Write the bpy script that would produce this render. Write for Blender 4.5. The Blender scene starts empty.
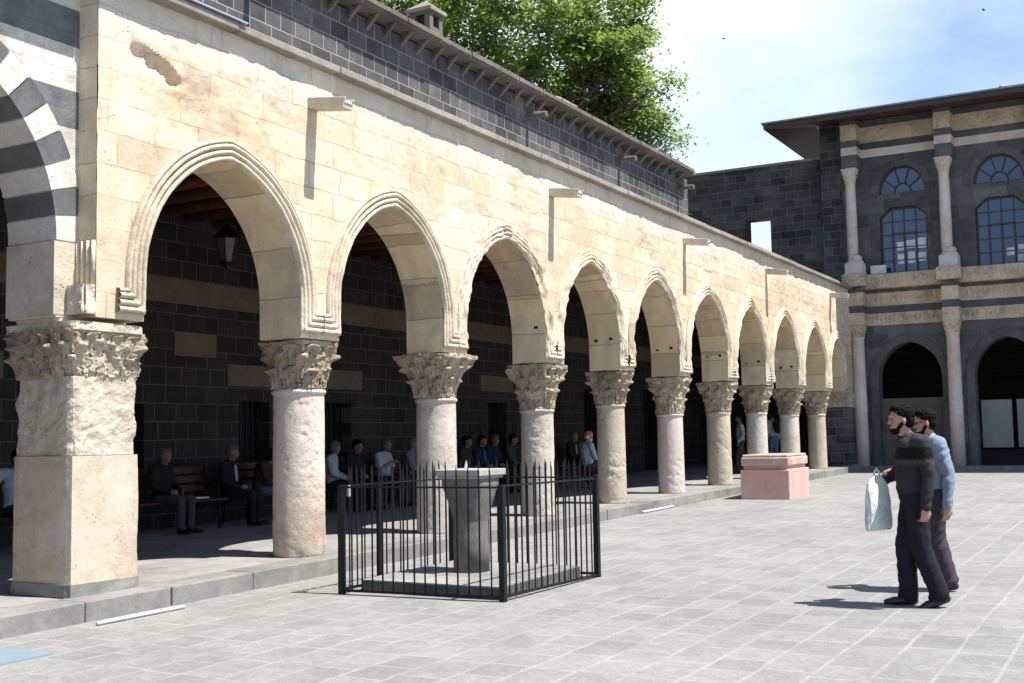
import bpy, bmesh, math, random
from mathutils import Vector, Matrix, noise
R = math.radians
random.seed(7)
scene = bpy.context.scene
col = scene.collection
GS = .0131
def gz(y): return GS*max(-20., min(60., y))

# ------------------------------------------------------------------ helpers
def tag(o, label=None, cat=None, group=None, kind=None):
    if label: o['label'] = label
    if cat: o['category'] = cat
    if group: o['group'] = group
    if kind: o['kind'] = kind
    return o
def empty(name, loc, label=None, cat=None, group=None, rz=0, kind=None):
    o = bpy.data.objects.new(name, None); col.objects.link(o)
    o.location = loc; o.rotation_euler = (0, 0, rz); o.empty_display_size = .1
    return tag(o, label, cat, group, kind)
def copy_tree(o, parent=None):
    c = o.copy(); col.objects.link(c)
    if parent: c.parent = parent
    for ch in list(o.children): copy_tree(ch, c)
    return c

class M:
    """collects faces, then links them as one mesh object"""
    def __init__(s): s.v = []; s.f = []; s.mi = []
    def add(s, vs, fs, mi=0):
        n = len(s.v); s.v += [tuple(p) for p in vs]
        s.f += [tuple(i+n for i in f) for f in fs]; s.mi += [mi]*len(fs)
    def box(s, x0, x1, y0, y1, z0, z1, mi=0, slope=False):
        vs = [(x, y, z + (gz(y) if slope else 0)) for z in (z0, z1) for y in (y0, y1) for x in (x0, x1)]
        s.add(vs, [(0, 2, 3, 1), (4, 5, 7, 6), (0, 1, 5, 4), (2, 6, 7, 3), (0, 4, 6, 2), (1, 3, 7, 5)], mi)
    def obox(s, c, dx, dy, dz, mat, mi=0):
        vs = [Vector(c) + mat @ Vector((x*dx/2, y*dy/2, z*dz/2)) for z in (-1, 1) for y in (-1, 1) for x in (-1, 1)]
        s.add(vs, [(0, 2, 3, 1), (4, 5, 7, 6), (0, 1, 5, 4), (2, 6, 7, 3), (0, 4, 6, 2), (1, 3, 7, 5)], mi)
    def ring(s, rings, mi=0, close=True, cap=True):
        n = len(rings[0]); base = len(s.v)
        for r in rings: s.v += [tuple(p) for p in r]
        m = n if close else n-1
        for i in range(len(rings)-1):
            for j in range(m):
                a = base+i*n+j; b = base+i*n+(j+1) % n
                s.f.append((a, b, b+n, a+n)); s.mi.append(mi)
        if cap and close:
            s.f.append(tuple(base+j for j in reversed(range(n)))); s.mi.append(mi)
            s.f.append(tuple(base+(len(rings)-1)*n+j for j in range(n))); s.mi.append(mi)
    def cone(s, a, b, ra, rb, n=12, mi=0):
        a = Vector(a); b = Vector(b); d = (b-a)
        if d.length < 1e-6: return
        q = d.to_track_quat('Z', 'Y')
        s.ring([[p + q @ Vector((r*math.cos(2*math.pi*k/n), r*math.sin(2*math.pi*k/n), 0)) for k in range(n)] for p, r in ((a, ra), (b, rb))], mi)
    def tube(s, pts, r, n=8, mi=0):
        rr = r if isinstance(r, (list, tuple)) else [r]*len(pts)
        P = [Vector(p) for p in pts]; rings = []
        for i, p in enumerate(P):
            d = (P[min(i+1, len(P)-1)]-P[max(i-1, 0)]).normalized()
            q = d.to_track_quat('Z', 'Y')
            rings.append([p + q @ Vector((rr[i]*math.cos(2*math.pi*k/n), rr[i]*math.sin(2*math.pi*k/n), 0)) for k in range(n)])
        s.ring(rings, mi)
    def ell(s, c, rx, ry, rz, rot=None, n=14, m=9, mi=0):
        c = Vector(c); rot = rot or Matrix.Identity(3); rings = []
        for i in range(1, m):
            t = math.pi*i/m
            rings.append([c + rot @ Vector((rx*math.sin(t)*math.cos(2*math.pi*k/n), ry*math.sin(t)*math.sin(2*math.pi*k/n), -rz*math.cos(t))) for k in range(n)])
        s.ring(rings, mi)
    def cap(s, a, b, ra, rb, n=12):
        s.cone(a, b, ra, rb, n); s.ell(a, ra, ra, ra, n=n, m=8); s.ell(b, rb, rb, rb, n=n, m=8)
    def lathe(s, prof, c, n=32, mi=0):
        s.ring([[(c[0]+r*math.cos(2*math.pi*k/n), c[1]+r*math.sin(2*math.pi*k/n), c[2]+z) for k in range(n)] for r, z in prof], mi)
    def build(s, name, mats, parent=None, smooth=False, local=False, bevel=0, recalc=True, kind=None):
        me = bpy.data.meshes.new(name); me.from_pydata(s.v, [], s.f)
        for m in (mats if isinstance(mats, (list, tuple)) else [mats]): me.materials.append(m)
        me.polygons.foreach_set('material_index', s.mi)
        if recalc:
            bm = bmesh.new(); bm.from_mesh(me); bmesh.ops.recalc_face_normals(bm, faces=bm.faces); bm.to_mesh(me); bm.free()
        if smooth: me.polygons.foreach_set('use_smooth', [True]*len(me.polygons))
        me.update()
        o = bpy.data.objects.new(name, me); col.objects.link(o)
        if parent:
            o.parent = parent
            if not local:      # mesh is in world coordinates
                L = Matrix.LocRotScale(parent.location, parent.rotation_euler, None)
                if parent.parent: L = Matrix.LocRotScale(parent.parent.location, parent.parent.rotation_euler, None)
                if parent.type == 'EMPTY': o.matrix_local = L.inverted()
        if bevel:
            b = o.modifiers.new('b', 'BEVEL'); b.width = bevel; b.segments = 2; b.limit_method = 'ANGLE'
        if kind: o['kind'] = kind
        return o

def bake(o, mods):
    for t, kw in mods:
        m = o.modifiers.new(t, t)
        for k, v in kw.items(): setattr(m, k, v)
    dg = bpy.context.evaluated_depsgraph_get(); dg.update()
    me = bpy.data.meshes.new_from_object(o.evaluated_get(dg))
    old = o.data; o.modifiers.clear(); o.data = me; bpy.data.meshes.remove(old)
    me.polygons.foreach_set('use_smooth', [True]*len(me.polygons))
    return o

# ------------------------------------------------------------------ materials
def nodes(name):
    m = bpy.data.materials.new(name); m.use_nodes = True
    nt = m.node_tree; return m, nt, nt.nodes['Principled BSDF']
class N:
    def __init__(s, nt): s.nt = nt
    def n(s, t, **kw):
        x = s.nt.nodes.new(t)
        for k, v in kw.items():
            if k.startswith('i_'):
                key = k[2:]; key = int(key) if key.isdigit() else key.replace('_', ' ')
                if isinstance(v, bpy.types.NodeSocket): s.nt.links.new(v, x.inputs[key])
                else: x.inputs[key].default_value = v
            else: setattr(x, k, v)
        return x
    def noise(s, vec, scale, detail=6, rough=.6, dist=0.):
        return s.n('ShaderNodeTexNoise', i_Vector=vec, i_Scale=scale, i_Detail=detail, i_Roughness=rough, i_Distortion=dist).outputs[0]
    def ramp(s, f, stops, interp='LINEAR'):
        r = s.n('ShaderNodeValToRGB', i_Fac=f); cr = r.color_ramp; cr.interpolation = interp
        while len(cr.elements) < len(stops): cr.elements.new(.5)
        for e, (p, c) in zip(cr.elements, stops):
            e.position = p; e.color = (c if isinstance(c, tuple) else (c, c, c)) + (1,)
        return r.outputs[0]
    def mix(s, f, a, b, mode='MIX'):
        x = s.nt.nodes.new('ShaderNodeMix'); x.data_type = 'RGBA'; x.blend_type = mode
        for i, v in ((0, f), (6, a), (7, b)):
            if isinstance(v, bpy.types.NodeSocket): s.nt.links.new(v, x.inputs[i])
            else: x.inputs[i].default_value = (tuple(v)+(1,))[:4] if isinstance(v, (tuple, list)) else v
        return x.outputs[2]
    def math(s, op, a, b=0., c=0.):
        x = s.n('ShaderNodeMath', operation=op)
        for i, v in enumerate((a, b, c)):
            if isinstance(v, bpy.types.NodeSocket): s.nt.links.new(v, x.inputs[i])
            else: x.inputs[i].default_value = v
        return x.outputs[0]
    def bump(s, h, dist=.01, strength=1., prev=None):
        b = s.n('ShaderNodeBump', i_Height=h, i_Distance=dist, i_Strength=strength)
        if prev: s.nt.links.new(prev, b.inputs['Normal'])
        return b.outputs[0]
    def coords(s, plane):
        g = s.n('ShaderNodeTexCoord').outputs['Object']
        if plane is None: return g, g
        sp = s.n('ShaderNodeSeparateXYZ', i_0=g).outputs
        o = {'YZ': (1, 2), 'XZ': (0, 2), 'YX': (1, 0)}[plane]
        c = s.n('ShaderNodeCombineXYZ'); s.nt.links.new(sp[o[0]], c.inputs[0]); s.nt.links.new(sp[o[1]], c.inputs[1])
        return g, c.outputs[0]

def stone(name, cols, scale=3., rough=.9, bump=.012, pits=0., brick=None, plane=None, warp=.03, stain=None, fine=40., jb=.9, jf=(.35, .55, .6, 1.)):
    """cols: three colours from dark to light; brick = (w, h, mortar colour, mortar size, value spread)"""
    m, nt, p = nodes(name); k = N(nt)
    g, uv = k.coords(plane)
    big = k.noise(g, scale*.35, 5, .6); med = k.noise(g, scale*2.2, 8, .65); fin = k.noise(g, fine, 4, .6)
    mixf = k.math('ADD', k.math('MULTIPLY', big, .6), k.math('MULTIPLY', med, .4))
    c = k.ramp(mixf, [(.36, cols[0]), (.5, cols[1]), (.64, cols[2])])
    c = k.mix(.5, c, k.ramp(fin, [(.3, .72), (.7, 1.0)]), 'MULTIPLY')
    h = k.math('ADD', k.math('MULTIPLY', med, .8), k.math('MULTIPLY', fin, .3))
    nrm = None
    if pits:
        v = k.n('ShaderNodeTexVoronoi', i_Vector=g, i_Scale=fine*.6).outputs[0]
        pm = k.ramp(k.math('ADD', v, k.math('MULTIPLY', k.noise(g, 5, 4), .9)), [(.42, 0.), (.58, 1.)])
        nrm = k.bump(pm, .012*pits); c = k.mix(.55, c, k.ramp(pm, [(0, .45), (1, 1.)]), 'MULTIPLY')  # shade inside the pits is put into the colour as well
    if brick:
        w, bh, mc, ms, spread = brick
        wv = k.n('ShaderNodeTexNoise', i_Vector=g, i_Scale=2.5, i_Detail=4.).outputs[1]
        wv = k.n('ShaderNodeVectorMath', operation='SCALE', i_0=k.n('ShaderNodeVectorMath', operation='SUBTRACT', i_0=wv, i_1=(.5, .5, .5)).outputs[0], i_Scale=warp).outputs[0]
        uv2 = k.n('ShaderNodeVectorMath', operation='ADD', i_0=uv, i_1=wv).outputs[0]
        b = k.n('ShaderNodeTexBrick', i_Vector=uv2, i_Scale=1., i_Mortar_Size=ms, i_Mortar_Smooth=.25, i_Brick_Width=w, i_Row_Height=bh, i_Bias=0.)
        b.inputs['Color1'].default_value = (1-spread,)*3+(1,); b.inputs['Color2'].default_value = (1+spread,)*3+(1,)
        b.inputs['Mortar'].default_value = (1, 1, 1, 1); b.offset = .5; b.squash = .72; b.squash_frequency = 3
        c = k.mix(1., c, b.outputs[0], 'MULTIPLY')
        fade = k.ramp(k.noise(g, 1.3, 4), [(jf[0], jf[1]), (jf[2], jf[3])])
        c = k.mix(k.math('MULTIPLY', b.outputs[1], fade), c, mc)
        h = k.math('SUBTRACT', h, k.math('MULTIPLY', k.math('MULTIPLY', b.outputs[1], fade), jb))
    if stain: c = stain(k, g, c)
    nrm = k.bump(h, bump, 1., nrm)
    nt.links.new(c, p.inputs['Base Color']); nt.links.new(nrm, p.inputs['Normal'])
    p.inputs['Roughness'].default_value = rough; p.inputs['Specular IOR Level'].default_value = .25
    return m
def plain(name, c, rough=.6, metal=0., var=.15, scale=20., bump=0., spec=.5):
    m, nt, p = nodes(name); k = N(nt); g, _ = k.coords(None)
    f = k.noise(g, scale, 5)
    nt.links.new(k.mix(1., c, k.ramp(f, [(.3, 1-var), (.7, 1+var)]), 'MULTIPLY'), p.inputs['Base Color'])
    p.inputs['Roughness'].default_value = rough; p.inputs['Metallic'].default_value = metal; p.inputs['Specular IOR Level'].default_value = spec
    if bump: nt.links.new(k.bump(f, bump), p.inputs['Normal'])
    return m

def sand_stain(k, g, c):
    sp = k.n('ShaderNodeSeparateXYZ', i_0=g).outputs
    # whiter, lime-washed top course, rust-ochre patches, grey run-off streaks
    st = k.n('ShaderNodeCombineXYZ'); k.nt.links.new(k.math('MULTIPLY', sp[1], 3.), st.inputs[0]); k.nt.links.new(k.math('MULTIPLY', sp[2], .35), st.inputs[1])
    streak = k.ramp(k.noise(st.outputs[0], 2.2, 5, .6), [(.56, 0.), (.74, 1.)])
    zt = k.ramp(k.math('ADD', k.math('MULTIPLY', sp[2], .2), k.math('MULTIPLY', k.noise(g, 1.6, 4), .06)), [(1.02, 0.), (1.09, 1.)])
    zt = k.n('ShaderNodeMapRange', i_Value=k.math('ADD', sp[2], k.math('MULTIPLY', k.noise(g, 1.6, 4), .35)), i_1=5.25, i_2=5.6).outputs[0]
    c = k.mix(k.math('MULTIPLY', zt, .55), c, (.62, .58, .50))
    c = k.mix(k.math('MULTIPLY', k.math('MULTIPLY', streak, k.n('ShaderNodeMapRange', i_Value=sp[2], i_1=4.1, i_2=5.7).outputs[0]), .5), c, (.34, .31, .27))
    och = k.ramp(k.noise(g, .9, 5, .6, .6), [(.55, 0.), (.68, 1.)])
    c = k.mix(k.math('MULTIPLY', och, .6), c, (.60, .42, .24))
    gry = k.ramp(k.noise(g, 1.1, 7, .7, .3), [(.53, 0.), (.63, 1.)]); c = k.mix(k.math('MULTIPLY', gry, .38), c, (.42, .365, .30))
    wht = k.ramp(k.noise(g, 1.7, 6, .65, .4), [(.58, 0.), (.66, 1.)])
    return k.mix(k.math('MULTIPLY', wht, .35), c, (.70, .66, .58))

SAND = ((.52, .395, .27), (.65, .52, .38), (.72, .615, .49))
m_sand = stone('sand_limestone', SAND, 1.6, bump=.014, brick=(.78, .29, (.42, .32, .21), .006, .10), plane='YZ', warp=.07, stain=sand_stain, pits=.5, fine=40, jb=1.0, jf=(.38, .10, .60, 1.))
m_soffit = stone('arch_soffit_stone', ((.50, .40, .30), (.72, .57, .38), (.76, .55, .28)), 1.3, bump=.018, brick=(.62, .52, (.40, .32, .22), .006, .20), plane='YZ', warp=.04)  # ochre blocks, with warm ground bounce put into the colour
m_mould = stone('moulding_stone', ((.38, .31, .225), (.58, .49, .375), (.70, .62, .51)), 2.5, bump=.02, fine=30, pits=.3)
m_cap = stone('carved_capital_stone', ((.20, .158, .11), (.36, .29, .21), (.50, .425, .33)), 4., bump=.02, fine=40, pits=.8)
m_pier = stone('pier_lower_stone', ((.38, .31, .235), (.50, .415, .32), (.60, .52, .425)), 2.5, bump=.008, pits=.5, fine=50)
m_pier_up = stone('pier_upper_stone', ((.35, .29, .225), (.50, .43, .34), (.63, .565, .47)), 2.5, bump=.02, pits=.8, fine=34)
m_black = stone('sunlit_basalt', ((.055, .054, .056), (.088, .086, .088), (.14, .13, .122)), 3., bump=.008, brick=(.34, .20, (.30, .285, .27), .008, .34), plane='YZ', warp=.02)
m_back = stone('basalt_back_wall', ((.020, .017, .0145), (.028, .024, .0205), (.038, .034, .029)), 3., bump=.008, brick=(.43, .27, (.095, .086, .077), .009, .25), plane='YZ', warp=.02)  # basalt darkened in colour for the porch shade
m_blackx = stone('basalt_courtyard_wall', ((.05, .049, .05), (.078, .076, .076), (.125, .118, .11)), 3., bump=.012, brick=(.50, .245, (.22, .21, .20), .009, .40), plane='XZ', warp=.02)
m_basalt = stone('plain_basalt', ((.07, .07, .071), (.105, .106, .106), (.155, .153, .148)), 2.5, bump=.01, brick=(.85, .40, (.19, .187, .18), .007, .28), plane='XZ', warp=.02)
m_cream = stone('cream_frieze_stone', ((.34, .26, .18), (.56, .445, .32), (.70, .58, .44)), 5., bump=.05, pits=1.6, fine=16)
m_band = stone('cream_band_stone', ((.10, .075, .052), (.135, .10, .07), (.165, .125, .09)), 4., bump=.012, fine=40)  # cream stone with the porch's dimness put into its colour
m_coping = stone('grey_coping_stone', ((.20, .18, .155), (.29, .26, .225), (.37, .335, .29)), 3., bump=.012)
m_kerb = stone('kerb_stone', ((.15, .145, .135), (.215, .208, .194), (.285, .276, .258)), 3., bump=.008)
m_marble = stone('pinkish_marble', ((.52, .43, .39), (.63, .55, .51), (.70, .63, .59)), 4., bump=.006)
m_pink = stone('rose_stone', ((.50, .31, .265), (.58, .37, .32), (.64, .43, .375)), 2.2, bump=.006, fine=60)
m_pinktop = stone('rose_grey_stone', ((.36, .24, .19), (.48, .34, .28), (.55, .44, .38)), 5., bump=.012)
m_greyst = stone('grey_pedestal_stone', ((.10, .096, .088), (.16, .153, .142), (.23, .22, .205)), 4., bump=.008)
m_slabtop = stone('pale_pedestal_slab', ((.27, .255, .24), (.36, .345, .325), (.44, .42, .40)), 4., bump=.005)
m_eave = stone('weathered_eave', ((.11, .095, .08), (.155, .135, .115), (.21, .185, .16)), 5., bump=.006)
m_white = stone('ablaq_white', ((.44, .40, .35), (.56, .52, .46), (.66, .62, .56)), 2.5, bump=.012, pits=.4)
m_dark = stone('ablaq_black', ((.065, .067, .07), (.10, .102, .106), (.15, .15, .152)), 2.5, bump=.006)
m_wood = plain('dark_red_wood', (.04, .011, .008), .6, var=.4, scale=8)
m_beam = plain('ceiling_wood', (.13, .045, .02), .7, var=.35, scale=6)
m_bench = plain('bench_red_paint', (.045, .009, .008), .6, var=.25)
m_iron = plain('black_iron', (.007, .007, .008), .55, .0, .4, 30, spec=.3)
m_frame = plain('window_frame_wood', (.06, .032, .02), .6)
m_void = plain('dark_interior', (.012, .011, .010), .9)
m_screen = plain('brown_screen_cloth', (.115, .098, .08), .85, var=.12, scale=3)
m_board = plain('grey_notice_board', (.23, .24, .24), .6, var=.08, scale=3)
m_paper = plain('white_papers', (.55, .56, .58), .6, var=.25, scale=2.5)
m_steel = plain('galvanised_sheet', (.42, .47, .52), .4, .3, .1, 3)
m_plate = plain('pale_blue_plate', (.21, .275, .33), .45, .0, .06, 5)
m_pipe = plain('white_plastic_pipe', (.50, .48, .45), .5, var=.12, scale=9)
m_lead = plain('roof_sheet', (.20, .26, .31), .5, .3, .15, 4)
m_brass = plain('brass_plate', (.30, .24, .12), .4, .8)
def glass():
    m, nt, p = nodes('window_glass')
    p.inputs['Base Color'].default_value = (.016, .05, .13, 1); p.inputs['Roughness'].default_value = .06  # blue base colour stands in for reflected sky
    p.inputs['Specular IOR Level'].default_value = .8
    return m
m_glass = glass()

def shaft_mat(name, cols, pink, split=1.2):
    def st(k, g, c):
        z = k.n('ShaderNodeSeparateXYZ', i_0=g).outputs[2]
        f = k.n('ShaderNodeMapRange', i_Value=k.math('ADD', z, k.math('MULTIPLY', k.noise(g, 2.5, 5), .9)), i_1=split, i_2=split+.7).outputs[0]
        return k.mix(k.math('MULTIPLY', f, pink), c, (.60, .51, .455))
    return stone(name, cols, 3., bump=.018, pits=1.1, fine=56, stain=st)
m_shaft = [shaft_mat('shaft_pink_white', ((.40, .31, .235), (.56, .46, .375), (.66, .57, .49)), .8),
           shaft_mat('shaft_cream', ((.42, .37, .30), (.54, .49, .42), (.63, .59, .53)), .15, 2.0),
           shaft_mat('shaft_rose', ((.46, .37, .31), (.54, .44, .39), (.62, .53, .48)), .5),
           shaft_mat('shaft_ochre', ((.40, .33, .24), (.50, .43, .33), (.60, .53, .43)), .1)]

# paving
def paving():
    m, nt, p = nodes('basalt_paving'); k = N(nt); g, uv = k.coords('YX')
    wv = k.n('ShaderNodeTexNoise', i_Vector=g, i_Scale=1.2, i_Detail=3.).outputs[1]
    wv = k.n('ShaderNodeVectorMath', operation='SCALE', i_0=k.n('ShaderNodeVectorMath', operation='SUBTRACT', i_0=wv, i_1=(.5, .5, .5)).outputs[0], i_Scale=.07).outputs[0]
    uv2 = k.n('ShaderNodeVectorMath', operation='ADD', i_0=uv, i_1=wv).outputs[0]
    b = k.n('ShaderNodeTexBrick', i_Vector=uv2, i_Scale=1., i_Mortar_Size=.022, i_Mortar_Smooth=1., i_Brick_Width=.52, i_Row_Height=.335, i_Bias=0.)
    b.inputs['Color1'].default_value = (.90, .90, .90, 1); b.inputs['Color2'].default_value = (1.07, 1.07, 1.06, 1); b.inputs['Mortar'].default_value = (1, 1, 1, 1)
    b.offset = .37; b.squash = .7; b.squash_frequency = 2
    big = k.noise(g, .5, 5); med = k.noise(g, 6., 7, .7); fin = k.noise(g, 55., 3)
    c = k.ramp(k.math('ADD', k.math('MULTIPLY', big, .4), k.math('MULTIPLY', med, .6)), [(.33, (.215, .212, .206)), (.5, (.255, .251, .245)), (.68, (.30, .296, .288))])
    c = k.mix(1., c, b.outputs[0], 'MULTIPLY')
    c = k.mix(.55, c, k.ramp(fin, [(.3, .7), (.7, 1.12)]), 'MULTIPLY'); c = k.mix(.5, c, k.ramp(k.noise(g, 19., 5, .7), [(.32, .78), (.68, 1.15)]), 'MULTIPLY')
    patch = k.ramp(k.noise(g, 2.3, 6, .7), [(.38, .2), (.60, 1.)])
    c = k.mix(k.math('MULTIPLY', k.math('MULTIPLY', b.outputs[1], patch), .6), c, (.38, .372, .36))
    wear = k.ramp(k.noise(g, .9, 7, .75, .8), [(.42, .86), (.58, 1.)]); c = k.mix(.75, c, wear, 'MULTIPLY')
    spot = k.ramp(k.noise(g, 17., 3, .5), [(.70, 0.), (.76, 1.)])
    c = k.mix(k.math('MULTIPLY', spot, .45), c, (.17, .14, .11))
    nt.links.new(c, p.inputs['Base Color'])
    h = k.math('SUBTRACT', k.math('ADD', k.math('MULTIPLY', med, .7), k.math('MULTIPLY', fin, .25)), k.math('MULTIPLY', b.outputs[1], .06))
    nt.links.new(k.bump(h, .014), p.inputs['Normal']); p.inputs['Roughness'].default_value = .8; p.inputs['Specular IOR Level'].default_value = .3
    return m
m_pave = paving()
m_porch = stone('porch_paving', ((.20, .196, .187), (.26, .253, .242), (.32, .31, .296)), 2., bump=.006, brick=(.75, .42, (.16, .155, .15), .008, .10), plane='YX')

# ------------------------------------------------------------------ wall with openings
def two_centred(c, hw, zs, zap):
    r = zap-zs; e = max(0., (r*r-hw*hw)/(2*hw)); Rr = hw+e
    def f(u):
        d = abs(u-c); return zs+math.sqrt(max(0., Rr*Rr-(d+e)**2))
    return f, e, Rr
def holed(axis, plane, depth, u0, u1, z0, z1, ops, du=.08, nz=1, nd=1, mi=(0, 1), disp=None, back=True, rough=0.):
    """ops: list of (ua, ub, bottom fn, top fn).  axis 'Y': face at X=plane, body towards -X; axis 'X': face at Y=plane, body towards +Y"""
    m = M()
    def P(u, d, z): return (plane-d, u, z) if axis == 'Y' else (u, plane+d, z)
    us = {round(u0, 5), round(u1, 5)}
    n = max(1, int((u1-u0)/du)); us |= {round(u0+(u1-u0)*i/n, 5) for i in range(n+1)}
    for a, b, fb, ft in ops:
        us -= {u for u in us if a-.012 < u < a+.012 or b-.012 < u < b+.012}
        us |= {round(a, 5), round(b, 5)}
        h = (b-a)/2
        k = max(6, int((b-a)/.06))
        us |= {round(a+h-h*math.cos(math.pi*i/k), 5) for i in range(k+1)}
    us = sorted(u for u in us if u0-1e-6 <= u <= u1+1e-6)
    idx = {}
    def V(u, d, z):
        key = (round(u, 4), round(d, 4), round(z, 4))
        if key not in idx:
            idx[key] = len(m.v); p = P(u, d, z)
            if disp and d == 0: p = disp(p, u, z)
            if rough and 0 < d < depth:
                q = rough*(noise.noise(Vector((d*4, u*3, z*3)))+.6*noise.noise(Vector((d*11, u*9, z*9)))); p = (p[0], p[1]+q, p[2]+q*.7)
            m.v.append(p)
        return idx[key]
    def Q(vs, mi_):
        if len(set(vs)) >= 3:
            v2 = []
            for x in vs:
                if x not in v2: v2.append(x)
            m.f.append(tuple(v2)); m.mi.append(mi_)
    for a, b in zip(us, us[1:]):
        mid = (a+b)/2
        act = sorted([o for o in ops if o[0]-1e-6 <= mid <= o[1]+1e-6], key=lambda o: o[2](mid))
        segs = []; la = lb = z0
        for o in act:
            segs.append((la, lb, o[2](a), o[2](b))); la, lb = o[3](a), o[3](b)
        segs.append((la, lb, z1, z1))
        for d in ((0, depth) if back else (0,)):
            for s0a, s0b, s1a, s1b in segs:
                if s1a-s0a < 1e-4 and s1b-s0b < 1e-4: continue
                k = max(1, round(nz*max(s1a-s0a, s1b-s0b)/(z1-z0))) if d == 0 else 1
                k = nz if (d == 0 and len(ops) and not act) else k
                k = max(1, nz if d == 0 else 1)
                for i in range(k):
                    t0, t1 = i/k, (i+1)/k
                    Q([V(a, d, s0a+(s1a-s0a)*t0), V(b, d, s0b+(s1b-s0b)*t0), V(b, d, s0b+(s1b-s0b)*t1), V(a, d, s0a+(s1a-s0a)*t1)], mi[0])
    # outer rim: bottom where solid, top, ends
    for a, b in zip(us, us[1:]):
        mid = (a+b)/2
        if not any(o[0] <= mid <= o[1] and o[2](mid) <= z0+1e-6 for o in ops):
            Q([V(a, 0, z0), V(b, 0, z0), V(b, depth, z0), V(a, depth, z0)], mi[1])
        Q([V(a, 0, z1), V(b, 0, z1), V(b, depth, z1), V(a, depth, z1)], mi[0])
    for u in (u0, u1):
        Q([V(u, 0, z0), V(u, 0, z1), V(u, depth, z1), V(u, depth, z0)], mi[0])
    for a, b, fb, ft in ops:
        uu = [u for u in us if a-1e-6 <= u <= b+1e-6]
        path = [(u, ft(u)) for u in uu]
        path = [(a, fb(a))]+path+[(b, fb(b))]
        if fb(a) > z0+1e-6: path = path+[(u, fb(u)) for u in reversed(uu)]
        for (ua, za), (ub, zb) in zip(path, path[1:]):
            if abs(ua-ub)+abs(za-zb) < 1e-5: continue
            for i in range(nd):
                d0, d1 = depth*i/nd, depth*(i+1)/nd
                Q([V(ua, d0, za), V(ub, d0, zb), V(ub, d1, zb), V(ua, d1, za)], mi[1])
    return m
def fn(x, y, z, s, seed=0.): return noise.fractal(Vector((x*s+seed, y*s-seed, z*s+seed*.7)), 1., 2., 4, noise_basis='PERLIN_ORIGINAL')

# ------------------------------------------------------------------ world, sun, camera
w = bpy.data.worlds.new('World'); scene.world = w; w.use_nodes = True
nt = w.node_tree; k = N(nt); bg = nt.nodes['Background']
SAZ = (1., .13); ELEV = 62.5
sky = k.n('ShaderNodeTexSky', sky_type='NISHITA', sun_disc=False, sun_elevation=R(ELEV), sun_rotation=math.atan2(SAZ[0], SAZ[1]), altitude=600., air_density=1., dust_density=.5, ozone_density=1.6)
gd = k.n('ShaderNodeTexCoord').outputs['Generated']
mp = k.n('ShaderNodeMapping', i_Vector=gd, i_Scale=(1., 1., 2.4), i_Rotation=(.0, .35, .2)).outputs[0]
cl = k.noise(mp, 1.5, 8, .55, .35)
dirv = k.n('ShaderNodeVectorMath', operation='DOT_PRODUCT', i_0=gd, i_1=(-.62, .68, .38)).outputs[1]
band = k.n('ShaderNodeMapRange', i_Value=dirv, i_1=.84, i_2=.985).outputs[0]
cf = k.ramp(k.math('ADD', k.math('MULTIPLY', cl, .9), k.math('MULTIPLY', band, .42)), [(.46, 0.), (.62, .45), (.86, .92)])
skyt = k.mix(1., sky.outputs[0], (1.2, 1.33, 1.42), 'MULTIPLY')
skyc = k.mix(cf, skyt, (10.2, 11.2, 11.8))
nt.links.new(skyc, bg.inputs[0]); bg.inputs[1].default_value = .068
sl = bpy.data.lights.new('sun', 'SUN'); sl.energy = 4.8; sl.angle = R(.53); sl.color = (1., .955, .88)
so = bpy.data.objects.new('sun', sl); col.objects.link(so)
sd = Vector((SAZ[0], SAZ[1], 0)).normalized()*math.cos(R(ELEV))+Vector((0, 0, math.sin(R(ELEV))))
so.rotation_euler = sd.to_track_quat('Z', 'Y').to_euler(); so.location = (5, 0, 20)
cam = bpy.data.cameras.new('camera'); co = bpy.data.objects.new('camera', cam); col.objects.link(co); scene.camera = co
cam.sensor_width = 36; cam.lens = 1180/1024*36; cam.clip_end = 2000; cam.clip_start = .05
yaw, pitch, roll = .5112, .082, -.0182
f = Vector((-math.sin(yaw)*math.cos(pitch), math.cos(yaw)*math.cos(pitch), math.sin(pitch)))
r_ = Vector((math.cos(yaw), math.sin(yaw), 0)); u_ = r_.cross(f)
r2 = r_*math.cos(roll)+u_*math.sin(roll); u2 = -r_*math.sin(roll)+u_*math.cos(roll)
co.matrix_world = Matrix(((r2.x, u2.x, -f.x, 0), (r2.y, u2.y, -f.y, 0), (r2.z, u2.z, -f.z, 1.55), (0, 0, 0, 1)))
scene.view_settings.view_transform = 'Standard'; scene.view_settings.look = 'None'
scene.view_settings.gamma = 1.; scene.view_settings.exposure = .97
scene.cycles.use_denoising = True
scene.cycles.max_bounces = 8; scene.cycles.diffuse_bounces = 4

# ------------------------------------------------------------------ ground, porch floor
m = M()
ys = [-500, -20, 0, 20, 40, 60, 900]; xs = [-700, -60, -20, 20, 60, 700]
m.add([(x, y, gz(y)) for y in ys for x in xs], [(i*6+j, i*6+j+1, i*6+j+7, i*6+j+6) for i in range(6) for j in range(5)])
m.build('ground', m_pave, kind='structure')
m = M()
m.box(-13.3, -8.34, -8, 36, -.3, .165, slope=True); m.build('porch_floor', m_porch, kind='structure')
m = M(); y = -8.; random.seed(3)
while y < 35.2:
    L = random.uniform(.75, 1.3); j = random.uniform(-.012, .012)
    m.box(-8.34, -7.985+j, y+.004, min(y+L, 35.3)-.004, -.2, .17+random.uniform(-.006, .006), slope=True); y += L
m.build('kerb', m_kerb, kind='structure', bevel=.012)

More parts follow.
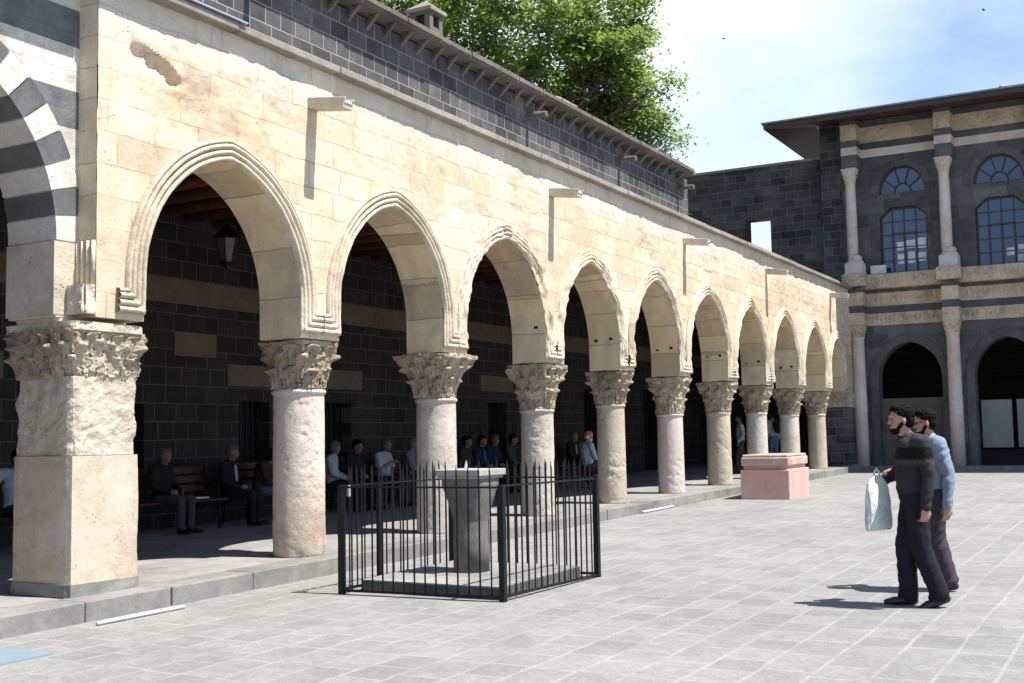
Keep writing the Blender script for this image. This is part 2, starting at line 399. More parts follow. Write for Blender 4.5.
# ------------------------------------------------------------------ arcade wall
AX = -8.2; TH = .58; ZB = 2.68; ZT = 5.72
CY = [10.38, 13.2, 16.04, 18.75, 21.5, 24.28, 26.92, 29.6, 32.2]     # column axes
PC = [7.40]+[y-.09 for y in CY]+[34.2]                              # pier centres
PH = [.33, .33]+[.29]*8+[.32]
bays = []
for i in range(10):
    a, b = PC[i]+PH[i], PC[i+1]-PH[i+1]; c = (a+b)/2; hw = (b-a)/2
    zap = 4.38 if i < 8 else (4.30 if i == 8 else 4.16)
    zs = 3.06 if i < 9 else 3.2
    if i > 3: zs -= .0
    bays.append((c, hw, zs, zap)+two_centred(c, hw, zs, zap))
ops = [(c-hw, c+hw, (lambda u: ZB), ff) for c, hw, zs, zap, ff, e, rr in bays]
def chip(y, z, cy, cz, ry, rz):
    d = ((y-cy)/ry)**2+((z-cz)/rz)**2; return max(0., 1-d)
rows = [ZT-.415*i for i in range(9)]
def sand_disp(p, u, z):
    d = .010*fn(0, u, z, .8)+(.005 if z > 4.2 else .003)*fn(0, u, z, 4.5, 3)+(.006 if z > 4.2 else .002)*fn(0, u, z, 11, 6)
    row = int((ZT-z)/.415); blk = int((u+(.52 if row % 2 else 0))/1.05)
    d += .006*(hash((row*7+blk*13)) % 7-3)/3.
    e = max(0., fn(0, u, z, 1.1, 9)-.26)*.08*(1 if z > 4.3 else .3)
    d -= e*(.6+.4*abs(fn(0, u, z, 6, 2)))
    c = chip(u, z+.32*(u-7.87), 7.87, 5.11, .34, .12)
    c = c*min(1., max(.25, .9+1.1*fn(0, u, z, 3, 5)))
    c = min(1., c*1.7); d -= .085*c*c*(3-2*c)*(1+.35*fn(0, u, z, 6, 1))
    return (p[0]+d, p[1], p[2])
arc = empty('arcade_wall', (-8.6, 20., .4), 'long pale sandstone wall carried on ten moulded pointed arches', 'wall')
mw = holed('Y', AX, TH, 7.18, 35.0, ZB, ZT, ops, du=.036, nz=72, nd=10, mi=(0, 1), disp=sand_disp, rough=.016)
wl = mw.build('masonry', [m_sand, m_soffit], arc, smooth=True); wl.data.set_sharp_from_angle(angle=R(42))
# end pier below springing: dark masonry + carved band
m = M(); m.box(AX-TH, AX+.0, 33.88, 34.98, .4, 2.27); m.build('end_pier', m_blackx, arc)
m = M(); m.box(AX-TH-.02, AX+.03, 33.82, 34.98, 2.272, 2.68); m.build('end_pier_capital', m_cream, arc)
for i_h in range(2, 8):
    c, hw = bays[i_h][0], bays[i_h][1]
    for xh, zh in ((-8.36, 3.22), (-8.64, 3.20)):
        m = M(); m.box(xh-.03, xh+.03, c+hw-.012, c+hw+.05, zh-.025, zh+.025); m.build('dark_beam_hole_box', m_void, arc)  # solid box set proud; its black colour stands in for the hole's shade
# mouldings
PROF = []
def prof():
    out = [(0., -.004), (.004, .022)]
    for a, b, h in ((.008, .060, .050), (.070, .122, .056), (.132, .186, .062)):
        for i in range(7):
            t = math.pi*i/6; out.append((a+(b-a)*(1-math.cos(t))/2, .012+h*math.sin(t)**.8*.8))
    out += [(.195, .050), (.222, .044), (.226, -.004)]
    return out
PROF = prof()
def erosion(i):  # how broken the moulding of arch i is
    return [.0, .08, .85, .60, .45, .35, .3, .25, .2, .1][i]
for i, (c, hw, zs, zap, ff, e, rr) in enumerate(bays):
    yl, yr = PC[i]+.0, PC[i+1]-.0
    stations = []
    zr = 2.735
    left = max(yl+.004, 7.184)
    right = yr-.004
    stations.append(lambda d, L=left: (L, zr+d))
    hl = c-hw
    stations.append(lambda d, H=hl: (H-d, zr+d))
    for k_ in range(1, 5): stations.append(lambda d, H=hl, t=k_/5, Z=zs: (H-d, (zr+d)*(1-t)+Z*t))
    amax = math.acos(e/rr)
    for side in (0, 1):
        K = 22
        for q in range(K+1):
            if side == 1 and q == 0: continue
            t = q/K
            def st(d, side=side, t=t, c=c, e=e, rr=rr, zs=zs):
                am = math.acos(min(1., e/(rr+d)))
                a = am*t if side == 0 else am*(1-t)
                y = (c+e)-(rr+d)*math.cos(a) if side == 0 else (c-e)+(rr+d)*math.cos(a)
                return (y, zs+(rr+d)*math.sin(a))
            stations.append(st)
    hr = c+hw
    for k_ in range(1, 5): stations.append(lambda d, H=hr, t=1-k_/5, Z=zs: (H+d, (zr+d)*(1-t)+Z*t))
    stations.append(lambda d, H=hr: (H+d, zr+d))
    stations.append(lambda d, L=right: (L, zr+d))
    # drop the duplicate jamb stations already covered
    dense = []
    for a_, b_ in zip(stations, stations[1:]):
        for s_ in range(2):
            dense.append((a_, b_, s_/2))
    dense.append((stations[-1], stations[-1], 0))
    er = erosion(i); rings = []
    for a_, b_, t in dense:
        ring = []
        for d, h in PROF:
            (y0, z0), (y1, z1) = a_(d), b_(d); y_, z_ = y0+(y1-y0)*t, z0+(z1-z0)*t
            nz_ = fn(h, y_, z_, 7, i); n2 = fn(0, y_, z_, 2.2, i*3.1)
            cut = max(0., n2+er*.5-.05)*er*2.2
            hh = h*(1-min(.85, cut))+.006*nz_ + er*.022*nz_
            ring.append((AX+.004+max(hh, -.004), y_+er*.015*nz_, z_+er*.012*fn(1, y_, z_, 9, i)))
        rings.append(ring)
    m = M(); m.ring(rings, close=False, cap=False)
    m.build('arch_moulding', m_mould, arc, smooth=True)
# fluted corner beside the striped wall
m = M()
for j in range(4): m.tube([(-8.235-.065*j, 7.178, 2.95), (-8.235-.065*j, 7.178, 3.36)], .022, 10)
m.build('fluted_corner', m_mould, arc, smooth=True)
BLK = 1
m = M()
m.box(-8.32, -8.205, 7.185, 7.36, 4.95, 5.66); m.build('corner_block', m_sand, arc)
# coping
m = M(); y = -6.; random.seed(5)
while y < 34.9:
    L = random.uniform(.9, 1.7); j = random.uniform(-.012, .012)
    if y < 7.1: L = min(L, 7.2-y) if y+L > 6.6 else L
    m.box(-8.98, -8.075+j, y+.003, min(y+L, 34.98)-.003, ZT, ZT+.085+random.uniform(-.004, .004)); y += L
m.build('coping', m_coping, arc, bevel=.012)
# square stone water spouts of the arcade wall
for (y, z) in ((10.17, 5.30), (15.93, 5.31), (21.58, 5.33), (26.88, 5.35), (32.7, 5.36)):
    m = M()
    rot = Matrix.Rotation(R(8), 3, 'Y')
    m.obox((-7.98, y, z-.045), .56, .17, .10, rot)
    m.obox((-7.96, y-.075, z+.012), .56, .024, .03, rot); m.obox((-7.96, y+.075, z+.012), .56, .024, .03, rot)
    sp = m.build('water_spout', m_cream if False else m_mould, arc, bevel=.008)
    m = M(); m.obox((-7.705, y, z-.065), .03, .15, .012, Matrix.Rotation(R(50), 3, 'Y'))
    m.build('metal_lip', m_steel, sp, local=True)
    

# ------------------------------------------------------------------ ablaq (striped) arcade at the left
BX = -8.45
def ablaq_mat():
    m, nt, p = nodes('striped_masonry'); k = N(nt); g, uv = k.coords('YZ')
    z = k.n('ShaderNodeSeparateXYZ', i_0=g).outputs[2]
    n1 = k.noise(g, 5, 7, .65); n2 = k.noise(g, 40, 4)
    wht = k.ramp(n1, [(.35, (.44, .40, .34)), (.5, (.58, .54, .48)), (.66, (.68, .65, .60))])
    blk = k.ramp(n1, [(.35, (.09, .094, .10)), (.6, (.16, .163, .168))])
    f = k.ramp(k.math('MULTIPLY', z, .125), [(0, 0.), (4.35/8, 1.), (4.70/8, 0.), (5.12/8, 1.), (5.45/8, 0.)], 'CONSTANT')
    c = k.mix(f, wht, blk)
    b = k.n('ShaderNodeTexBrick', i_Vector=uv, i_Scale=1., i_Mortar_Size=.006, i_Brick_Width=.8, i_Row_Height=.35)
    b.inputs['Color1'].default_value = (.9, .9, .9, 1); b.inputs['Color2'].default_value = (1.05, 1.05, 1.05, 1); b.inputs['Mortar'].default_value = (.8, .78, .75, 1)
    c = k.mix(1., c, b.outputs[0], 'MULTIPLY')
    nt.links.new(c, p.inputs['Base Color']); nt.links.new(k.bump(k.math('ADD', n1, k.math('MULTIPLY', n2, .4)), .012), p.inputs['Normal'])
    p.inputs['Roughness'].default_value = .9; return m
m_ablaq = ablaq_mat()
ab = empty('striped_arcade_wall', (-8.8, 4., .2), 'black and white striped stone wall with round striped arch left of the sandstone', 'wall')
abays = [(5.16, 1.8, 3.35, 4.93), (.8, 1.8, 3.35, 4.93), (-3.6, 1.8, 3.35, 4.93)]
aops = []
for c, hw, zs, zap in abays:
    ff, e, rr = (lambda c=c, hw=hw: ((lambda u: 3.35+math.sqrt(max(0., 1.6**2-(max(0., abs(u-c)-.2))**2))), 0, 1.6))()
    aops.append((c-hw, c+hw, (lambda u: ZB), ff))
mw = holed('Y', BX, .62, -5.9, 7.18, ZB, ZT, aops, du=.1, nz=4, nd=2, mi=(0, 1))
mw.build('masonry', [m_ablaq, m_white], ab)
random.seed(4)
for c, hw, zs, zap in abays:
    K = 23; blocks = []
    for q in range(K):
        a0, a1 = math.pi*q/K, math.pi*(q+1)/K
        def pt(a, r): 
            s = .2 if math.cos(a) > 0 else -.2
            if abs(math.cos(a)) < .0001: s = 0
            return (c+s+r*math.cos(a), 3.35+r*math.sin(a))
        m = M()
        aa = [a0+.004+(a1-a0-.008)*t/3 for t in range(4)]
        rings = []
        for a in aa:
            i0, o0 = pt(a, 1.588), pt(a, 1.89)
            rings.append([(BX-.625, i0[0], i0[1]), (BX+.012, i0[0], i0[1]), (BX+.012, o0[0], o0[1]), (BX-.625, o0[0], o0[1])])
        m.ring(rings)
        blocks.append((m, q % 2))
    for mt_i, mt in ((0, m_white), (1, m_dark)):
        mm = M()
        for b_, t in blocks:
            if t == mt_i: mm.add(b_.v, b_.f)
        mm.build('arch_ring', mt, ab)
# lower jambs of the striped arch + first big pier
def rough_prism(name, mat, x0, x1, y0, y1, z0, z1, amp, parent, nseg=26, seed=0., taper=0., nz=30):
    m = M(); rings = []
    per = [(x0, y0), (x1, y0), (x1, y1), (x0, y1)]
    for i in range(nz+1):
        z = z0+(z1-z0)*i/nz; ring = []
        for s_ in range(4):
            (ax, ay), (bx, by) = per[s_], per[(s_+1) % 4]
            for t in range(nseg):
                x = ax+(bx-ax)*t/nseg; y = ay+(by-ay)*t/nseg
                nn = fn(x, y, z, 2.2, seed)*.6+fn(x, y, z, 9, seed)*.4+ .5*max(0., fn(x, y, z, 5, seed+4)-.1)
                dx = (x-(x0+x1)/2)/((x1-x0)/2); dy = (y-(y0+y1)/2)/((y1-y0)/2)
                corner = max(0., abs(dx)+abs(dy)-1.8)*5
                k_ = amp*nn-corner*(.008+abs(amp)*.6*(1+fn(x, y, z, 6, seed+2)))
                ring.append((x+dx*k_, y+dy*k_, z))
        rings.append(ring)
    m.ring(rings); return m.build(name, mat, parent, smooth=False)
def make_pier(yc, label):
    t = empty('stone_pier', (-8.68, yc, gz(yc)+.17), label, 'pier', 'square piers of the arcade')
    b = gz(yc)+.165
    rough_prism('footing', m_kerb, -9.07, -8.275, yc-.395, yc+.385, b, b+.11, .012, t, 20, 1., nz=4)
    rough_prism('lower_block', m_pier, -9.06, -8.29, yc-.38, yc+.38, b+.11, 1.468, .005, t, 30, 2.)
    rough_prism('upper_block', m_pier_up, -9.05, -8.30, yc-.37, yc+.37, 1.472, 2.16, .026, t, 44, yc, nz=60)
    return t
def leaf_relief(s, u, depth):
    """height of one acanthus leaf, s 0..1 up, u -1..1 across"""
    if s < 0 or s > 1: return -1
    w_ = (.98-.40*s**2.5)*(.80+.20*abs(math.sin(s*math.pi*4.5)))
    if abs(u) > w_: return -1
    x = u/w_
    h = depth*(.35+.25*s)*(1-.45*x*x)
    h += depth*1.1*math.exp(-((s-.87)/.10)**2)*(1-x*x*.9)
    h -= depth*.20*abs(math.sin(x*6.5*(1.1-.35*s)))*(1-s*.5)
    h += depth*.22*math.exp(-(x/.13)**2)*(1-s)
    return h
def capital_mesh(cx, cy, zb, zt, plan, nleaf, depth, seed, sq_top, nth=208, nt_=66, volute=.05, bell=.55, rough=.012, damage=.3, drill=17.):
    """plan(theta, t) -> radius of the bare bell"""
    m = M(); rings = []; H = zt-zb
    rows = ((.02, .46, 0., 1.), (.22, .74, .5, 1.), (.50, .97, 0., .8))
    for i in range(nt_+1):
        t = i/nt_; ring = []
        for j in range(nth):
            th = 2*math.pi*j/nth
            r = plan(th, t); best = 0.
            for t0, t1, ph, dd in rows:
                n_ = nleaf
                a = (th/(2*math.pi)*n_+ph) % 1.; u = (a-.5)*2
                s = (t-t0)/(t1-t0)
                li = int(th/(2*math.pi)*n_+ph); rv = ((li*37+int(t0*100)*17+int(seed*10)*7) % 11)/10.
                h = leaf_relief(s*(.93+.14*rv), u, depth*dd*(.65+.6*rv))
                if h > best: best = h
            c4 = abs(math.cos(2*th))   # 0 on the diagonals
            dg = max(0., 1-c4*2.2)
            vol = volute*dg*math.exp(-((t-.80)/.13)**2)
            if t > .90: best = 0.; vol = volute*.6*dg+.014
            x, y, z = cx+r*math.cos(th), cy+r*math.sin(th), zb+H*t
            n1 = fn(x, y, z, 6, seed); n2 = fn(x, y, z, 18, seed+3); n3 = fn(x, y, z, 2.6, seed+8)
            dmg = min(1., max(0., n3-.12)*4*damage)
            rr = r+best*(1-dmg)+vol*(1-dmg*.7)+rough*n1+rough*.9*n2-.03*dmg
            if best <= 0 and .05 < t < .9: rr -= depth*.35
            if t < .93:
                dv = noise.voronoi(Vector((x*drill, y*drill, z*drill*1.1+seed)))[0][0]
                if dv < .26: rr -= min(.028, depth*.6)*(1-dv/.26)**.5
            ring.append((cx+rr*math.cos(th), cy+rr*math.sin(th), z+.012*n1*(1 if .02 < t < 1 else (1 if t > .9 else 0))))
        rings.append(ring)
    m.ring(rings); return m
def sqf(th, k_): return min(1/max(abs(math.cos(th)), 1e-6), 1/max(abs(math.sin(th)), 1e-6), 1.30)**k_
def round_plan(r0, r1, p=2.1, sq=.75):
    def f_(th, t):
        r = r0+(r1-r0)*(t**p) + .01*t
        if t > .9: r = r1*1.0
        return r*(1+(sqf(th, sq)-1)*min(1., t**1.6))
    return f_
def square_plan(hx, hy, fl):
    def f_(th, t):
        c_, s_ = abs(math.cos(th)), abs(math.sin(th)); n_ = 7.
        base = 1/((c_/hx)**n_+(s_/hy)**n_)**(1/n_)
        return base*(1+fl*min(1., t*1.7)**.7)
    return f_
for i_, (yc, lb) in enumerate(((7.40, 'big square stone pier with two tiers and wide leaf capital nearest the camera'), (3.0, 'square stone pier outside the left edge carrying the striped arches'), (-1.4, 'square stone pier farthest to the left under the striped arches'))):
    t = make_pier(yc, lb)
    fine = i_ == 0
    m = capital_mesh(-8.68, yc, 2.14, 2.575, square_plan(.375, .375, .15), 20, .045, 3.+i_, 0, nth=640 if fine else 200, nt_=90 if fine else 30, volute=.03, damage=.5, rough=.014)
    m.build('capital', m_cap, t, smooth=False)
    rough_prism('abacus', m_pier_up, -9.16, -8.22, yc-.42, yc+.40, 2.56, 2.635, .03, t, 30, 5., nz=6)
    rough_prism('impost_block', m_cream if False else m_pier_up, -9.05, -8.44, yc-.41, yc+.36, 2.63, 2.70, .012, t, 20, 6., nz=4)
rough_prism('corner_stone', m_pier_up, -8.47, -8.185, 7.04, 7.18, 2.70, 2.96, .03, ab, 16, 7., nz=14)
# plain block above the pier, part of the striped wall
m = M(); m.box(-9.07, -8.443, 6.93, 7.17, 2.70, 3.345); m.build('impost', m_pier_up, ab)

# ------------------------------------------------------------------ arcade columns
CD = [  # axis y, capital bottom, r bottom, r top, r shaft top, capital half width, style material, label
 (2.14, .292, .283, .40, 8, 0, 'thick pink and cream stone column between the big square pier and the iron fence'),
 (2.10, .275, .262, .51, 10, 1, 'white marble column with broad flaring capital directly behind the stone pedestal'),
 (1.99, .262, .250, .44, 10, 1, 'cream column with ring below its capital behind the right part of the iron fence'),
 (2.11, .252, .240, .40, 8, 3, 'cream pitted column just right of the iron fence, with short capital'),
 (1.97, .258, .246, .43, 8, 2, 'rosy column with tall leafy capital, second to the right of the fence'),
 (2.03, .262, .250, .44, 10, 3, 'ochre stained rough column left of the pink stone block'),
 (2.05, .245, .236, .41, 8, 1, 'pale grey column directly behind the left half of the pink stone block'),
 (2.03, .245, .236, .40, 8, 1, 'white column behind the right half of the pink stone block'),
 (2.06, .245, .236, .40, 8, 3, 'last cream column of the arcade right of the pink stone block'),
]
for i, (cb, r0, r1, cw, nl, mi_, lb) in enumerate(CD):
    y = CY[i]; zb = gz(y)+.165
    t = empty('arcade_column', (-8.58, y, zb), lb, 'column', 'columns of the arcade')
    m = M(); rings = []; nth = 120 if i < 5 else 72; nzz = 110 if i < 5 else 60
    pit = [.015, .010, .011, .013, .008, .013, .008, .005, .007][i]
    for q in range(nzz+1):
        t_ = q/nzz; z = zb+(cb-zb)*t_; rr = r0+(r1-r0)*t_
        if t_ > .965: rr += .022*math.sin(math.pi*min(1., (t_-.965)/.035))**.6
        ring = []
        for j in range(nth):
            th = 2*math.pi*j/nth; x_, y_ = math.cos(th)*rr, math.sin(th)*rr
            a = max(0., fn(x_, y_+y, z, 2.3, i)+(.22 if t_ < .45 else 0.))
            dd = -pit*a*(.15+2.2*max(0., fn(x_, y_+y, z, 13, i)))*(0 if t_ > .96 else 1) - pit*.5*a*max(0., fn(x_, y_+y, z, 30, i+5)) + .0015*fn(x_, y_, z, 4, i)
            if i in (0, 3) and t_ < .06: dd -= .02*(1-t_/.06)*max(0., .5+fn(x_, y_, z, 5))
            ring.append((-8.58+(rr+dd)*math.cos(th), y+(rr+dd)*math.sin(th), z))
        rings.append(ring)
    m.ring(rings); m.build('shaft', m_shaft[mi_], t, smooth=True)
    hi = i < 4
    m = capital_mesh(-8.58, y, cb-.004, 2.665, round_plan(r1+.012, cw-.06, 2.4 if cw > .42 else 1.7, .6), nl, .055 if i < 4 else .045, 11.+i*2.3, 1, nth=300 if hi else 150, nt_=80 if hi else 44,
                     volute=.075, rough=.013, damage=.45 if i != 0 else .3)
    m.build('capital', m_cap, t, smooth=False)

# ------------------------------------------------------------------ upper black storey with eave, brackets, spouts
up = empty('upper_basalt_wall', (-8.5, 12., 5.8), 'upper wall of small dark basalt blocks under a stone eave above the sandstone arcade', 'wall')
m = M(); m.box(-14., -8.225, -6., 21.9, ZT+.09, 6.60); m.build('masonry', m_black, up)
m = M()
m.add([(-7.98, -6, 6.64), (-7.98, 21.72, 6.64), (-7.98, 21.72, 6.71), (-7.98, -6, 6.71), (-8.23, -6, 6.64), (-8.23, 21.72, 6.64), (-11., 21.72, 6.95), (-11., -6, 6.95), (-14.2, 21.72, 6.7), (-14.2, -6, 6.7)],
      [(0, 1, 2, 3), (0, 4, 5, 1), (3, 2, 6, 7), (7, 6, 8, 9), (1, 5, 8, 6, 2), (0, 3, 7, 9, 4), (4, 9, 8, 5)])
eo = m.build('eave', m_eave, up)
m = M(); y = -5.9; random.seed(9)
while y < 21.2:
    L = random.uniform(.5, .9); m.box(-8.02, -7.955+random.uniform(-.01, .01), y, y+L-.012, 6.665, 6.73+random.uniform(-.008, .01)); y += L
m.build('eave_stones', m_eave, up, bevel=.006)
y = 4.4
while y < 21.6:
    m = M(); h = .028
    m.add([(-8.23, y-h, 6.47), (-8.23, y+h, 6.47), (-8.05, y-h, 6.638), (-8.05, y+h, 6.638), (-8.23, y-h, 6.54), (-8.23, y+h, 6.54), (-8.11, y-h, 6.638), (-8.11, y+h, 6.638)],
          [(0, 1, 3, 2), (4, 6, 7, 5), (0, 2, 6, 4), (1, 5, 7, 3), (0, 4, 5, 1), (2, 3, 7, 6)])
    m.build('bracket', m_eave, up); y += .36
for y in (9.15, 12.4, 15.26, 18.58, 21.39):
    if y == 12.4: continue
    m = M(); m.tube([(-8.24, y, 6.37), (-7.90, y, 6.34)], .045, 10)
    m.box(-8.23, -7.90, y-.045, y+.045, 6.315, 6.35)
    m.build('round_spout', m_eave, up)
m = M(); m.box(-8.165, -8.04, 7.98, 8.95, ZT+.095, ZT+.11)
tag(m.build('metal_sheet', m_steel), 'thin shiny metal sheet lying on the ledge above the first arch', 'metal sheet')
m = M(); m.box(-13.6, -8.77, -6, 35.2, 5.15, 5.70); 
ce = empty('porch_ceiling', (-11, 14, 5.1), 'dark red wooden beam ceiling over the shaded porch', 'ceiling')
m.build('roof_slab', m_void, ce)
m = M(); m.box(-13.1, -8.785, -6, 35.2, 5.10, 5.149); m.build('boards', m_beam, ce)
for q in range(68):
    y = -5.5+q*.6
    if y > 35: break
    m = M(); m.tube([(-13.1, y, 4.99), (-8.79, y, 4.99)], [.085, .075], 9); m.build('beam', m_beam, ce, smooth=True)

# chimneys on the roof
def chimney(x, y, z0, z1, wdt, label):
    t = empty('roof_chimney', (x, y, z0), label, 'chimney', 'small stone chimneys on the roof')
    h = wdt/2; m = M(); zc = z1-.20
    m.box(x-h, x+h, y-h, y+h, z0, zc-.22)
    for sx in (-1, 1):
        for sy in (-1, 1): m.box(x+sx*h-(.09 if sx > 0 else 0), x+sx*h+(0 if sx > 0 else .09), y+sy*h-(.09 if sy > 0 else 0), y+sy*h+(0 if sy > 0 else .09), zc-.22, zc-.04)
    m.box(x-h, x+h, y-h, y+h, zc-.04, zc)
    m.build('stack', m_eave, t)
    m = M(); m.box(x-h+.05, x+h-.05, y-h+.05, y+h-.05, zc-.219, zc-.041); m.build('flue', m_void, t)
    m = M(); o_ = h+.045
    m.ring([[(x-o_, y-o_, zc), (x+o_, y-o_, zc), (x+o_, y+o_, zc), (x-o_, y+o_, zc)], [(x-o_, y-o_, zc+.05), (x+o_, y-o_, zc+.05), (x+o_, y+o_, zc+.05), (x-o_, y+o_, zc+.05)], [(x-.02, y-.02, z1), (x+.02, y-.02, z1), (x+.02, y+.02, z1), (x-.02, y+.02, z1)]])
    m.build('cap', m_coping, t)
chimney(-9.15, 13.95, 6.7, 7.88, .34, 'square stone chimney with pyramid cap in front of the tree, left one')
chimney(-9.3, 18.35, 6.7, 7.60, .46, 'pyramid tip of a chimney peeking over the eave, right one')

# ------------------------------------------------------------------ porch back wall
bk = empty('porch_back_wall', (-13.2, 14., .4), 'dark basalt block back wall inside the shaded porch', 'wall')
dop = [(12.0, .55, 1.05, 2.15, 0), (14.62, .72, .95, 2.22, 1), (16.8, .80, .95, 2.24, 1), (22.45, .80, .95, 2.34, 1), (27.25, .85, .5, 2.75, 0), (31.2, 1.3, .5, 2.85, 0), (9.2, .8, .9, 2.2, 1), (5.0, .9, .4, 2.4, 0)]
ops2 = [(c-w_/2, c+w_/2, (lambda u, a=a: a), (lambda u, b=b: b)) for c, w_, a, b, l in dop]
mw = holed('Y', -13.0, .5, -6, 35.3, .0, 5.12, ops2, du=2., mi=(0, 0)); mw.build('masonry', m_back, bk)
m = M(); m.box(-12.995+.0, -12.988, -6, 35.3, 3.66, 4.04); m.build('cream_band', m_band, bk)
m = M(); m.box(-12.995, -12.986, 12.85, 13.73, 2.88, 3.24); m.build('cream_panel', m_band, bk)
for c, w_, a, b, l in dop:
    m = M(); m.box(-13.45, -13.40, c-w_/2-.02, c+w_/2+.02, a, b); wo = m.build('window' if a > .8 else 'door', m_void, bk)
    g_ = M()
    for q in range(5): g_.box(-13.2, -13.17, c-w_/2+w_*(q+.5)/5-.012, c-w_/2+w_*(q+.5)/5+.012, a, b)
    g_.build('grille', m_iron, wo)
    if l:
        m = M(); m.box(-12.995, -12.985, c-w_*.88, c+w_*.88, b+.24, b+.58); m.build('lintel', m_band, bk)
m = M(); m.box(-13.4, -8.78, 35.32, 35.9, 0, 5.7); m.build('end_closing_wall', m_void, bk)
m = M(); m.box(-13.4, -8.78, -6.3, -6., 0, 5.7); m.build('end_closing_wall', m_void, bk)  # added out of view to keep the porch dark
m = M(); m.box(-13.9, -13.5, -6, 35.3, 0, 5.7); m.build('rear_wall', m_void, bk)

# ------------------------------------------------------------------ black courtyard wall with square opening (beyond the arcade)
bw = empty('basalt_boundary_wall', (-15, 36, .5), 'high dark basalt wall with one square opening to the sky left of the tall building', 'wall')
mw = holed('X', 36.0, .6, -26., -9.03, .3, 9.95, [(-11.62, -10.80, (lambda u: 6.9), (lambda u: 8.33))], du=5, mi=(0, 0)); mw.build('masonry', m_blackx, bw)
m = M(); m.box(-26, -9.03, 35.93, 36.68, 9.953, 10.03); m.build('coping', m_coping, bw)

# ------------------------------------------------------------------ tall building at the end of the courtyard
YW = 35.45; XL = -9.02; XR = 8.2
hb = empty('courtyard_building', (-2, 36, .5), 'two-storey dark basalt building with cream bands, marble columns and deep wooden eave', 'building')
cxs = [-8.02+2.64*i for i in range(7)]
ctr = [-6.68+2.66*i for i in range(6)]
ops3 = []; 
for c in ctr:
    a_, e_, r__ = two_centred(c, .89, 3.10, 4.15)
    ops3.append((c-.89, c+.89, (lambda u: .45), a_))
    ops3.append((c-.67, c+.67, (lambda u: 6.18), (lambda u, c=c: 8.13-max(0., abs(u-c)-.37)**1.0*.9)))
    ops3.append((c-.67, c+.67, (lambda u: 8.53), (lambda u, c=c: 8.532+.82*math.sqrt(max(0., 1-((u-c)/.67)**2)))))
mw = holed('X', YW, .5, XL, XR, .45, 10.83, ops3, du=.3, mi=(0, 0)); mw.build('wall', m_basalt, hb)
m = M(); m.box(XL, XL+.62, YW-.012, YW, 6., 10.82); m.build('quoins', m_blackx, hb)
m = M(); m.box(XL+.0, XL+.5, YW+.5, 47, .45, 10.83); m.box(XR-.5, XR, YW+.5, 47, .45, 10.83); m.box(XL, XR, 46.5, 47, .45, 10.83); m.build('side_walls', m_blackx, hb)
m = M(); m.box(XL+.5, XR-.5, 39.4, 39.5, .45, 5.3); m.box(XL+.5, XR-.5, YW+.5, 46.5, 5.3, 5.5); m.box(XL+.5, XR-.5, 37.2, 37.3, 5.5, 10.8); m.build('interior', m_back, hb)
m = M(); m.box(XL+.1, XR, 34.75, YW-.002, -.15, .10, slope=True); m.build('plinth_step', m_kerb, hb)
def band(z0, z1, mat, pr, name='stone_band'):
    m = M(); m.box(-8.36, XR, YW-pr, YW-.001, z0, z1)
    for cx in cxs: m.box(cx-.23, cx+.23, 34.82, YW-pr-.001, z0+.001, z1-.001)
    return m.build(name, mat, hb)
EPS = .002
def relief(z0, z1, pr, step, seed):
    random.seed(seed); m = M(); x = -8.34; zc = (z0+z1)/2; h = (z1-z0)*.42; q = 0
    while x < XR-.1:
        skip = any(abs(x-cx) < .30 for cx in cxs)
        if skip and m.v: m.build('carved_relief', m_cream, hb, recalc=True); m = M()
        if not skip:
            k_ = random.uniform(.75, 1.05); hh = h*k_; w_ = step*.42*k_; y = YW-pr; d = .035*k_
            if q % 2: pts = [(x-w_, y, zc), (x, y, zc-hh), (x+w_, y, zc), (x, y, zc+hh)]
            else: pts = [(x-w_, y, zc-hh*.8), (x+w_, y, zc-hh*.8), (x+w_*.5, y, zc+hh*.9), (x-w_*.5, y, zc+hh*.9)]
            m.add(pts+[(x, y-d, zc+random.uniform(-.02, .02))], [(0, 1, 4), (1, 2, 4), (2, 3, 4), (3, 0, 4)])
        x += step; q += 1
    if m.v: m.build('carved_relief', m_cream, hb, recalc=True)
relief(4.68, 5.00, .05, .12, 1); relief(5.25, 5.60, .06, .14, 2); relief(5.78, 6.12, .30, .11, 3)
band(4.66, 5.02-EPS, m_cream, .05); band(5.02, 5.23-EPS, m_dark, .045); band(5.23, 5.62-EPS, m_cream, .06); band(5.62, 5.73-EPS, m_dark, .05)
m = M(); m.box(-8.36, XR, YW-.30, YW-.001, 5.73, 6.16-EPS)
for cx in cxs: m.box(cx-.33, cx+.33, 34.68, YW-.301, 5.80, 6.158)
m.build('balcony_ledge', m_cream, hb, bevel=.02)
band(9.33, 9.70-EPS, m_dark, .02); band(9.70, 9.94-EPS, m_cream if False else m_marble, .05); band(9.94, 10.14-EPS, m_dark, .045); band(10.14, 10.62-EPS, m_band if False else m_cream, .07); band(10.62, 10.82, m_dark, .05)
